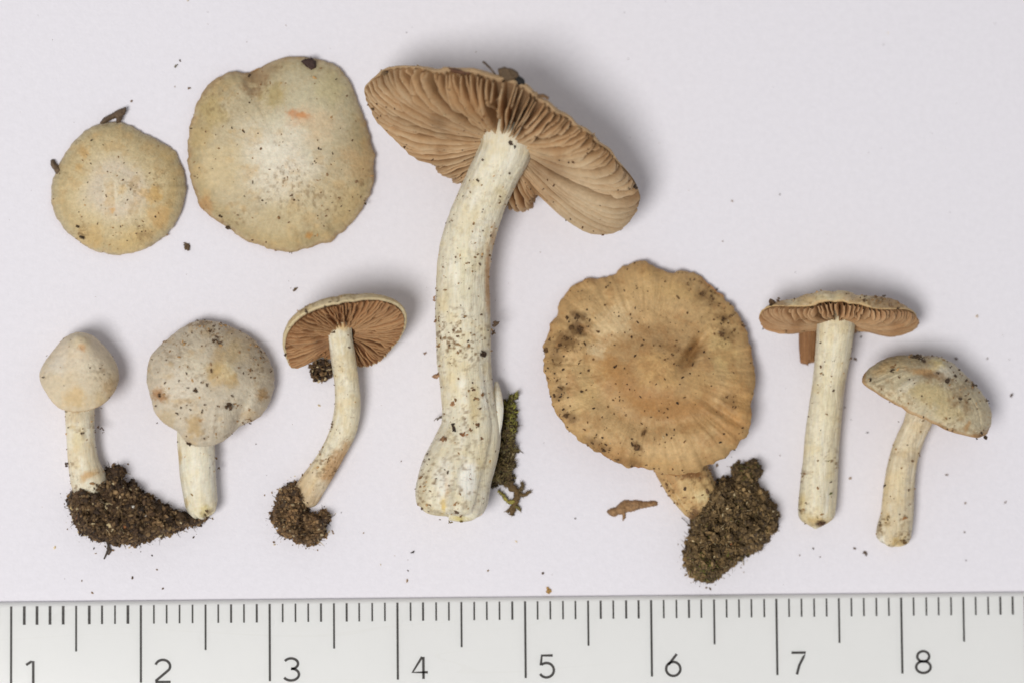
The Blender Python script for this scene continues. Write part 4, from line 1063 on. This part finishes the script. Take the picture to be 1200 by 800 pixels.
# ------------------------------------------------------------------ G: ochre cap
def ochre_mushroom():
    pl = Place(770, 460, 30)
    root = thing('mushroom', pl, 'mushroom with wide ochre brown wavy cap seen from above, large soil lump on its stem', 'mushroom', GRP)
    out = [(747.4,302.5),(758,306),(770,312),(778,317),(785,318),(796,316),(807.4,315.6),(819,321),(830,328.7),(842,340),(852.4,351),(862,363),(869,373.7),(876,388),(880.5,403.7),(883,420),(884,437.4),(882.4,467.4),(881,482),(878.6,497.4),(873,511),(863.6,523.6),(849,534),(833.6,542.4),(807.4,553.6),(796,557),(785,557.4),(774,553),(762.4,549),(745,548),(728.7,544.3),(713,537),(698.7,527.4),(684,517),(668.7,505),(656,489),(648,471),(641,452),(637.5,433.7),(636.5,418),(637,403.7),(642,386),(650,370),(658,352),(668.7,336),(679,328),(691,325),(706,324),(719,321),(726,315),(732.4,310)]
    cap = Cap(out, (762, 432), 122, 122, (0, -1), 90, 26, p=2.6, q=0.62, Hc=9, rt=3, umbo=(0.01, .2), seed=91, crease=3.2, radial=.8, edge_noise=.03, nt=560, ntop=150,
              wave=lambda T: 3 * np.sin(2 * T + 2) + 2.4 * np.sin(3 * T) + 1.6 * np.sin(7 * T))
    P, S = cap.P, cap.S
    x, y = P[:, 0], P[:, 1]
    top = cap.IT
    # raised boss with a moat round it, and a dent at the upper right
    r = np.hypot((x - 775) / 60, (y - 435) / 48)
    dz = 13 * np.exp(-(r / .8) ** 2) - 14 * np.exp(-((r - 1.25) / .35) ** 2) * (.05 + .95 * sstep(-.5, .9, -(x - 775) / 80 * .6 + (y - 435) / 60 * .8))
    dz += 7 * n2(x, y, .018, 140, 3)
    dz += -18 * np.exp(-(((x - 812) * .8 + (y - 412) * .6) / 7) ** 2 - (((x - 812) * -.6 + (y - 412) * .8) / 26) ** 2)
    dz += -6 * np.exp(-(((x - 845) * .55 - (y - 482) * .83) / 5) ** 2 - (((x - 845) * .83 + (y - 482) * .55) / 34) ** 2)
    P[:, 2] += np.where(top, dz, 0)
    P[:, 2] += 40 * sstep(330, 560, y)
    nn = n2(x, y, 0.022, 8, 5); st = ring_streak(cap, 94, 40); nf = n2(x, y, .09, 12, 4)
    c = np.tile(lin((184, 149, 103)), (len(P), 1)) * (1 + .12 * nn[:, None])
    c = mix(c, lin((204, 172, 122)), sstep(.3, .7, S + .2 * nn) * .6)
    c = mix(c, lin((176, 140, 92)), sstep(.78, 1, S) * .6)
    c = c * (1 + (.08 * st + .10 * ring_streak(cap, 97, 90))[:, None] * sstep(.3, .7, S)[:, None]) * (1 + .07 * nf[:, None])
    for (px, py, rx, ry, rot, cc, a) in ((735,455,62,20,.75,(166,122,72),.7),(790,478,46,22,-.1,(166,120,70),.7),(712,432,26,22,.3,(176,132,80),.6),(820,490,40,20,-.3,(168,126,76),.55),(812,412,12,30,.6,(140,100,56),.8),(770,430,36,28,.2,(206,166,108),.6),(848,415,24,36,0,(214,186,126),.5),(865,470,18,40,0,(190,144,86),.55),(855,500,22,30,.3,(184,134,78),.5),(845,360,30,30,0,(186,150,98),.5),(800,340,50,16,.1,(194,160,106),.6),(760,318,26,14,0,(186,150,94),.6),(715,380,40,26,-.3,(226,202,158),.6),(700,410,14,12,0,(212,190,150),.7),(690,460,26,40,.4,(216,184,128),.5),(670,395,26,24,0,(170,136,88),.6),(720,530,40,16,.3,(178,136,84),.55),(770,545,40,14,0,(196,158,104),.5),(690,520,22,14,.7,(182,146,92),.5),(820,450,24,26,0,(204,164,106),.4),(678,386,16,12,.3,(92,66,38),.75),(660,402,16,13,.2,(112,82,48),.7),(676,370,14,6,.2,(100,72,42),.7),(652,418,12,16,0,(120,90,54),.6),(657,458,10,12,.3,(116,86,50),.65),(668,488,14,7,.8,(112,82,48),.65),(700,522,20,8,.5,(120,88,52),.6),(850,392,20,9,.4,(118,86,50),.65),(846,372,14,7,.2,(116,86,50),.55),(825,345,14,10,.3,(130,98,60),.5),(856,470,12,18,.2,(130,96,58),.5),(746,522,10,7,.5,(104,76,44),.7),(755,505,4,10,.2,(124,90,52),.7),(735,541,26,6,.1,(126,92,54),.55),(790,408,30,5,.25,(150,112,68),.55)):
        c = stain(c, P, px, py, rx, cc, a, ry, rot, seed=int(px))
    c = mottled(c, P, 340, 1.0, (164, 122, 76))
    c[~top] = lin((170, 120, 72))
    cap.build(pl, root, c)
    specks(cap, pl, 1200, 41, hot=[(677,385,14,.5),(668,395,18,.35),(660,410,14,.4),(655,455,10,.35),(665,482,10,.35),(850,382,16,.25),(848,395,10,.3),(840,345,16,.2),(780,410,26,.12),(745,520,14,.2),(700,525,16,.3),(820,340,26,.1),(655,430,12,.4),(850,480,20,.12)], uni=.22, size=(.35, 1.2), edge=.7, pal=[lin(q_) for q_ in ((92, 66, 38), (112, 82, 48), (76, 54, 32), (60, 44, 28))])
    for i, (px, py, a, b, rt_) in enumerate(((679,386,6,4.5,.3),(676,371,4.5,2.8,.2),(664,372,4,2.4,0),(669,384,4,3,0),(663,396,4,2.6,0),(657,404,3.6,2.4,0),(701,388,3.2,2.4,.4),(746,523,4.4,3.4,.5),(754,507,2.4,4,.3),(690,434,2.6,2,0),(706,488,2,1.6,0),(739,368,2,1.6,0),(734,486,2,1.5,0),(752,404,2.6,2,0),(793,400,2.4,1.6,.2),(809,409,2.6,2.4,0),(849,374,4,2.4,.2),(846,392,5,3,.3),(857,370,2.6,2.2,0),(823,344,3.4,3,0),(836,350,2.2,2,0),(788,415,2,1.6,0),(779,444,1.6,1.4,0),(732,432,1.8,1.4,0),(852,465,3.4,2,0),(860,476,3,2,.3),(658,455,3.6,2,.5),(650,463,3,2.4,0),(664,487,4,3,.4),(640,410,3,3,0),(643,398,3,2.4,0),(710,336,1.6,1.6,0),(709,357,1.8,1.5,0),(747,338,1.7,1.5,0),(708,527,4,2.6,.4),(723,538,3,2,0))):
        crumb_on(cap, pl, px, py, a, b, rt_, (88, 64, 38), 400 + i)
    s2 = Stem([(758,528),(768,550),(777,566),(786,579),(797,592),(810,608)], [(806,520),(822,545),(832,556),(838,568),(844,582),(850,598)], [18, 18, 19, 19, 18, 16], 93, end=.6, fibre=1.0, flat=.72)
    c = s2.colour((200, 168, 116), (160, 110, 62), .7, (226, 204, 160))
    c = stain(c, s2.P, 812, 555, 18, (120, 74, 36), .85, 8, .1); c = stain(c, s2.P, 822, 582, 12, (232, 212, 160), .8, 9)
    c = stain(c, s2.P, 815, 602, 14, (96, 64, 38), .8, 8); c = stain(c, s2.P, 790, 575, 8, (180, 140, 90), .5)
    s2.build(pl, root, c)
    specks(s2, pl, 420, 42, hot=[(815,552,12,.8),(835,556,8,.8),(812,603,10,.8),(785,575,6,.5)], uni=.8, size=(.4, 1.5))
    so, hf = soil_mass(pl, root, [(812.5,605),(821.5,592),(831,576),(844,563),(857,560),(860,547),(866,542),(873,545),(880,541),(887,541),(894.6,554),(888,562),(889,568),(902.4,585),(912.6,603),(908,618),(902.4,628),(887,646),(866.4,657),(848.5,671),(833,684),(820,681),(812,677),(803.5,659.5),(804,648),(806,637),(811,621)], 48, 26, 94, 6000, pal=[lin(q_) for q_ in ((90, 72, 46), (110, 88, 56), (126, 102, 66), (72, 56, 36), (134, 110, 74), (100, 80, 50))], pale=.012, gsz=(.6, 1.9), label='large mossy brown soil lump round the stem')
    rng = np.random.RandomState(12)
    for i, (px, py, r_, cc) in enumerate(((856,635,4,(160,96,60)),(853,626,2.4,(225,215,195)),(861,609,2.4,(200,170,100)),(838,636,1.8,(205,195,165)),(876,641,1.6,(190,180,150)),(880,569,2,(190,170,130)),(870,547,6,(98,88,48)),(888,546,5,(84,76,40)),(806,636,3,(80,62,42)),(912,610,3,(90,72,48)))):
        z = hf(np.array([px * 1.0]), np.array([py * 1.0]))[1][0]
        obj('pebble', crumb_mesh(pl, px, py, z - r_ * .4, r_, r_ * .7, r_ * .7, i, cc, 460 + i, .25), M_CRUMB, so)
    Pp = rng.uniform((800, 538), (915, 686), (9000, 2)); d, z = hf(Pp[:, 0], Pp[:, 1])
    gw = np.exp(-((Pp[:, 0] - 826) ** 2 + (Pp[:, 1] - 668) ** 2) / 200) + .7 * np.exp(-((Pp[:, 0] - 878) ** 2 + (Pp[:, 1] - 550) ** 2) / 120) + .03
    gw = np.where(d > -1, gw, 0); k = rng.choice(len(Pp), 420, p=gw / gw.sum())
    dirs = np.stack([rng.normal(0, .7, len(k)), rng.normal(.1, .7, len(k)), rng.uniform(.1, 1, len(k))], 1)
    v, q, cc = fibres(np.stack([Pp[k, 0], Pp[k, 1], z[k]], 1), dirs, rng.uniform(2, 5, len(k)), rng.uniform(.4, .8, len(k)), np.array([lin((112, 110, 48))] * len(k)) * rng.uniform(.5, 1.4, (len(k), 1)), 95)
    v[:, 2] = np.maximum(v[:, 2], .3)
    obj('moss_leaves', make_mesh('moss_leaves', pl(v), q, cc, True, closed=False), M_MOSS, so, kind='stuff')
    strand(pl, so, [(811,618,14),(806,613,8),(799,607,3)], .5, .35, (70, 60, 52), 'rootlet')
    strand(pl, so, [(868,650,10),(871,658,5),(872,663,2)], .6, .4, (150, 130, 80), 'rootlet')
ochre_mushroom()

# ------------------------------------------------------------------ H: edge-on gilled cap
def straight_mushroom():
    pl = Place(970, 480, 40)
    root = thing('mushroom', pl, 'mushroom with straight cream stem under a flat cap seen edge-on with brown gills', 'mushroom', GRP)
    out = [(889,373),(892,366),(897,360),(906,355),(918,352),(933,349),(952.4,344.4),(975.4,343.4),(1004,347),(1020,347),(1035,347.5),(1054,353),(1067.4,362.6),(1078,374),(1076,383.7),(1065.5,390),(1050,395),(1035,394),(1017.6,388),(1005,388),(980,390),(956,387),(943,388),(931,391.5),(916,392),(899,387.5),(890,380)]
    cap = Cap(out, (982, 372), 95, 56, (.01, -1), -22, 22, p=2.6, q=0.5, Hc=3, rt=2.5, seed=101, crease=3.0, nt=420, ntop=90, edge_noise=.02,
              gills=dict(n=84, depth=20, rin=.2, thick=3.2, seed=9, wob=1.4, peak=.64, short=.3, rout=.985),
              wave=lambda T: 5 * np.cos(2 * T + .3) + 2.5 * np.sin(5 * T))
    P, S = cap.P, cap.S
    nn = n2(P[:, 0], P[:, 1], 0.05, 8, 5)
    c = np.tile(lin((204, 186, 146)), (len(P), 1)) * (1 + .14 * nn[:, None])
    c = mix(c, lin((224, 214, 190)), sstep(-.1, .4, nn) * .5)
    c = mottled(c, P, 350, 1.3)
    c = stain(c, P, 1040, 358, 30, (150, 112, 70), .7); c = stain(c, P, 910, 360, 18, (160, 122, 78), .7); c = stain(c, P, 1000, 350, 16, (168, 132, 88), .5); c = stain(c, P, 945, 352, 14, (172, 138, 92), .5)
    c[~cap.IT] = lin((126, 90, 58))
    edge = (~cap.IT) & (S > .955); c[edge] = lin((200, 170, 124))
    cap.build(pl, root, c)
    cap.build_gills(pl, cap.obj, gill_col((156, 118, 82), (106, 76, 50), (192, 158, 120)))
    specks(cap, pl, 460, 43, hot=[(1040,355,16,.6),(1065,370,10,.7),(905,360,10,.8),(1015,358,12,.4),(950,350,14,.3)], uni=.8, size=(.35, 1.2), nzmin=-.4)
    for i, (px, py, a, b, r) in enumerate(((993,346,3,1.3,0),(1035,348,4,1.8,.2),(1012,354,3.6,2,.2),(905,355,4.5,4.5,.3),(912,352,3,2.4,0),(894,385,1.8,1.4,0),(1074,375,2.2,3.4,0),(1008,387,4.2,1.8,0),(930,352,5,1.2,-.4),(1052,362,3,2.2,0),(915,366,2,1.8,0))):
        crumb_on(cap, pl, px, py, a, b, r, (76, 56, 36), 500 + i)
    zt = cap.zc
    st = Stem([(960,350),(958,372),(957,386),(955.5,415),(953,443),(948.5,473),(944,503),(941,537),(937.5,571),(935,600),(941,616)], [(1005,350),(1003,372),(1001.5,386),(997,417),(991,447.5),(987.5,477),(985,507),(983,537),(981,566.5),(978.5,600),(972,618)], [zt - 8, zt + 1, zt, zt * .8, zt * .62, 32, 26, 24, 23, 23, 21], 103, end=.75, top=.2, ragged=5)
    c = st.colour((226, 216, 188), (212, 192, 142), .3)
    for (px, py, r, ry, cc, a) in ((958,612,16,9,(196,165,100),.7),(962,613,7,5,(80,54,34),.95),(945,606,8,8,(200,176,120),.5),(968,460,12,60,(222,210,172),.4),(940,590,4,16,(205,180,120),.5)):
        c = stain(c, st.P, px, py, r, cc, a, ry, seed=int(py))
    st.build(pl, root, c)
    specks(st, pl, 260, 44, hot=[(940,560,8,.5),(980,540,6,.5),(972,535,8,.5),(940,595,8,.5),(962,613,5,.6)], uni=.5, size=(.3, 1.1))
    for i, (px, py, a, b, r, cc) in enumerate(((962,431,1.8,3.6,.2,(110,80,50)),(977,423,2.8,1.2,-.6,(70,56,40)),(961,402,2.4,1.4,-.4,(80,62,44)),(958,572,2.4,2.2,0,(150,112,74)),(974,577,2,2.2,0,(90,92,50)),(973,564,1.8,1.8,0,(84,66,46)),(972,540,2.4,1.4,0,(110,104,60)),(945,589,2,1.6,0,(100,76,50)),(937,597,1.6,2.4,0,(70,56,40)),(963,613,4.4,3,.4,(72,50,34)))):
        crumb_on(st, pl, px, py, a, b, r, cc, 520 + i)
    # the torn flap of gills that hangs behind the stem
    lob = Stem([(934,372),(936,388),(937,400),(937,412),(938,424)], [(964,372),(960,388),(958,400),(957,412),(956,424)], [18, 15, 13, 11, 10], 105, ns=60, nth=48, flat=.55, end=.35, top=.3, fibre=.2,
               mod=lambda SS, TH: 1 + .10 * np.sin(TH * 14 + 2 * SS) + .05 * np.sin(TH * 5 + 9 * SS), ragged=7)
    lc = np.tile(lin((156, 114, 76)), (len(lob.P), 1)); lc = mix(lc, lin((100, 66, 40)), (.5 - .5 * np.sin(lob.TH * 16)) * .6)
    lob.build(pl, cap.obj, lc, 'hanging_flap', 'torn flap of brown gills hanging behind the stem', M_GILL)
straight_mushroom()

# ------------------------------------------------------------------ I: hat shaped cap
def hat_mushroom():
    pl = Place(1080, 530, 30)
    root = thing('mushroom', pl, 'mushroom with tilted hat shaped cream cap hiding its gills, stem leaning slightly', 'mushroom', GRP)
    out = [(1009,448),(1010,443),(1013,438),(1023,428),(1040,418.5),(1051,416.5),(1063,416),(1083,416.5),(1094,417),(1103,419),(1113,423),(1120,428),(1132,440),(1145,453),(1152,461),(1157,469),(1161,478),(1162.5,487),(1161,498),(1158,506),(1152,512),(1144,514.5),(1130,510.5),(1113,506),(1097,498),(1085,492),(1073,487),(1057,478),(1043,471),(1027,461),(1015,454)]
    cap = Cap(out, (1084, 468), 80, 62, (.42, -.91), 30, 46, p=2.3, q=0.6, Hc=22, rt=3, umbo=(5, .25), seed=111, crease=1.2, radial=.6, edge_noise=.016,
              wave=lambda T: 1.5 * np.sin(3 * T))
    P, S = cap.P, cap.S
    d = ((P[:, 0] - 1088) * .25 + (P[:, 1] - 438) * .97)
    P[:, 2] += np.where(cap.IT, -5 * np.exp(-(d / 4.5) ** 2) * np.exp(-((P[:, 0] - 1085) / 26) ** 2), 0)
    nn = n2(P[:, 0], P[:, 1], 0.04, 18, 5); st_ = ring_streak(cap, 114, 30)
    c = np.tile(lin((192, 178, 146)), (len(P), 1)) * (1 + .1 * nn[:, None])
    c = mix(c, lin((206, 192, 160)), sstep(.7, .95, S) * .5)
    c = c * (1 + .2 * st_[:, None] * sstep(.4, .9, S)[:, None])
    for (px, py, rx, ry, rot, cc, a) in ((1085,438,24,5,.2,(170,128,80),.8),(1050,428,26,14,-.3,(196,172,126),.6),(1098,424,14,9,0,(226,206,140),.7),(1090,462,34,14,.3,(202,180,128),.6),(1110,482,20,16,0,(200,178,128),.5),(1133,500,4,9,.3,(186,140,84),.7),(1065,452,16,6,-.6,(228,218,194),.6),(1110,440,14,14,0,(222,216,200),.5),(1035,432,16,8,-.6,(198,166,118),.6)):
        c = stain(c, P, px, py, rx, cc, a, ry, rot, seed=int(px))
    c = mottled(c, P, 330, 1.5, (150, 122, 86))
    rim = cap.IT & (S > .985)
    c[rim] = mix(c[rim], lin((170, 125, 76)), .6 * sstep(.985, .998, S[rim]))
    c[~cap.IT] = lin((160, 118, 74))
    cap.build(pl, root, c)
    specks(cap, pl, 330, 45, hot=[(1080,420,12,.5),(1110,447,10,.4),(1140,452,8,.5),(1050,475,14,.4),(1030,458,14,.4),(1110,500,14,.4),(1150,510,8,.6),(1130,470,16,.15)], uni=.6, size=(.35, 1.1), edge=.7)
    for i, (px, py, a, b, r) in enumerate(((1073,418,8,3,.1),(1083,423,5,2.6,.5),(1078,420,4,3,0),(1046,436,5,2,.2),(1021,446,2.2,2.8,.3),(1110,447,4,2.8,.5),(1118,441,2.8,2.2,.4),(1113,431,3.4,1.8,-.3),(1124,434,1.8,2,0),(1132,446,2.6,2.8,0),(1141,451,4.4,2.8,.4),(1124,468,3.4,2.4,0),(1136,468,1.8,1.6,0),(1157,470,1.6,4.4,-.5),(1098,438,3,1.6,0),(1113,490,1.8,1.4,0),(1080,465,1.4,1.4,0),(1150,508,2,2.4,0),(1154,512,2.4,2.4,0),(1144,514,2.2,1.6,0),(1071,450,2,1.2,0),(1110,503,2,1.4,0),(1082,489,1.6,1.4,0))):
        crumb_on(cap, pl, px, py, a, b, r, (62, 48, 34), 560 + i)
    zt = cap.zc
    st = Stem([(1066,466),(1061,488),(1053,506),(1045.5,523.5),(1040,543),(1036,562.5),(1034,582),(1032,601.5),(1027,622),(1030,634)], [(1104,474),(1092,497),(1084,513),(1078,530),(1074,549),(1071.5,569),(1070.5,588),(1070,608),(1067.5,628),(1062,640)], [zt * .62, zt * .56, zt * .48, zt * .4, 24, 21, 20, 20, 20, 19], 113, end=.4, fibre=.9, ragged=6)
    c = st.colour((218, 204, 174), (205, 180, 132), .4, (236, 230, 214))
    for (px, py, r, ry, cc, a) in ((1052,633,12,8,(190,160,95),.75),(1032,632,5,6,(232,228,214),.7),(1040,610,6,18,(196,170,120),.6),(1055,560,10,24,(218,200,160),.5),(1030,620,3,12,(130,110,80),.6)):
        c = stain(c, st.P, px, py, r, cc, a, ry, seed=int(py))
    st.build(pl, root, c)
    specks(st, pl, 260, 46, hot=[(1035,610,7,.6),(1030,620,5,.7),(1060,630,8,.5),(1058,606,6,.5)], uni=.6, size=(.3, 1.1))
    for i, (px, py, a, b, r, cc) in enumerate(((1037,568,2.2,2,0,(60,48,38)),(1053,494,1.4,1.2,0,(70,56,40)),(1073,572,2.6,1.6,0,(120,90,60)),(1066,591,1.6,1.4,0,(110,80,54)),(1060,606,3,2,.3,(150,110,70)),(1060,634,4,3,0,(104,80,48)),(1031,613,1.8,4.6,.2,(90,78,58)),(1041,606,2,4,.3,(120,100,70)),(1078,533,1.6,2,0,(110,86,60)))):
        crumb_on(st, pl, px, py, a, b, r, cc, 600 + i)
    rng = np.random.RandomState(3)
hat_mushroom()

# ------------------------------------------------------------------ loose bits on the paper
def loose_bits():
    pl = Place(740, 595)
    o = flake(pl, None, [(711,599),(716,595),(722,594),(728,588),(733,585),(738,586),(745,585.5),(755,587),(767,586),(771,588),(770,592),(762,593),(752,595),(745,597),(738,599),(733,600),(733,605),(730,609),(730,602),(724,602),(720,605),(714,602)], 6, .2, (150, 116, 80), 31, 'bark_sliver', 4)
    o.location = pl.o
    o['label'] = 'thin light brown sliver of bark lying alone beside the soil lump'; o['category'] = 'bark sliver'
    items = [(218,288,5.5,4,.3,(92,74,54),'brown soil crumb between the small and the large flat cap','soil crumb'),
             (346,339.5,3.2,2.8,.2,(96,78,56),'brown soil crumb below the notched pale cap','soil crumb'),
             (498,414,5,1.8,-.5,(112,84,58),'thin brown splinter beside the thick white stem','splinter'),
             (643,691,4,3.6,.1,(160,126,74),'light tan crumb close to the ruler edge','soil crumb'),
             (484,646.5,4,2.2,-.4,(44,38,36),'black soil crumb below the foot of the thick stem','soil crumb'),
             (1014.5,648,2.8,3,.2,(100,84,70),'brown crumb below the foot of the leaning stem','soil crumb'),
             (206,78,3.4,1.8,-.7,(100,90,66),'olive soil crumb above the small flat cap','soil crumb'),
             (1017,507,2.6,1.9,-.3,(96,92,92),'grey crumb between the two slender right stems','soil crumb'),
             (1145,371,2,2,0,(176,146,96),'tan crumb right of the edge-on cap','soil crumb'),
             (191,680.5,0,0,0,0,0,0)]
    for i, it in enumerate(items[:-1]):
        x, y, a, b, r, cc, lab, cat = it
        pl = Place(x, y)
        me = crumb_mesh(pl, x, y, 0, a, b, min(a, b) * .7, r, cc, 700 + i)
        o = obj('splinter' if cat == 'splinter' else 'soil_crumb', me, M_CRUMB); o.location = pl.o
        o['label'] = lab; o['category'] = cat; o['group'] = 'loose crumbs on the paper'
    rng = np.random.RandomState(55)
    pts = [(211,71.5,1.3),(221.5,104,1.3),(154,119,1.3),(220,1,1.2),(191,689,1.4),(155,677,1.3),(64,641,1.3),(184,667,1),(178,650.5,1),(108,694,1),(96,680,.9),(477,680,1.4),(478,668,.9),(446,661,1),(426,624,1),(636,671.5,1.6),(572,668,1.2),(674,607,1),(628,700,.8),(914,228,1),(858,236,1.1),(847,283,.8),(996,560,1.8),(1109,556,1.5),(1131,589,1.2),(1178,588,1.1),(953,642,1.1),(937,650,1),(961,652,1.1),(1001,642,1.2),(1185,463,1.8),(1157,420,1.3),(840,545,1.6),(914,533,.9),(990,477,1),(1009,395,1.2),(1002,421,1.6),(1132,656,.9),(374,475,1.3),(310,580,1),(132,644,1.4),(110,642,1.2),(112,648,1),(205,102,.8),(335,30,.7),(1130,623,1),(1120,420,1.4),(605,634,.9),(400,600,.8),(900,620,.8),(700,250,.7),(470,540,.8),(300,520,.8)]
    x = np.array([p[0] for p in pts] + list(rng.uniform(0, 1200, 120)), float); y = np.array([p[1] for p in pts] + list(rng.uniform(0, 690, 120)), float)
    s = np.array([p[2] for p in pts] + list(rng.uniform(.2, .5, 120)))
    W = np.array([px2w(a, b, 0) for a, b in zip(x, y)])
    v, t, c = grains(np.zeros((len(x), 3)), s, soil_cols(len(x), rng, .1) * 1.3, 56)
    v = v.reshape(len(x), 12, 3) / PXM; v[:, :, 2] += (s * .7 / PXM)[:, None]
    v = (v + W[:, None, :]).reshape(-1, 3)
    obj('dirt_specks', make_mesh('dirt_specks', v, None, c, False, t, closed=False), M_CRUMB, None, kind='stuff', label='fine dark dirt specks strewn over the white paper', category='dirt')
loose_bits()
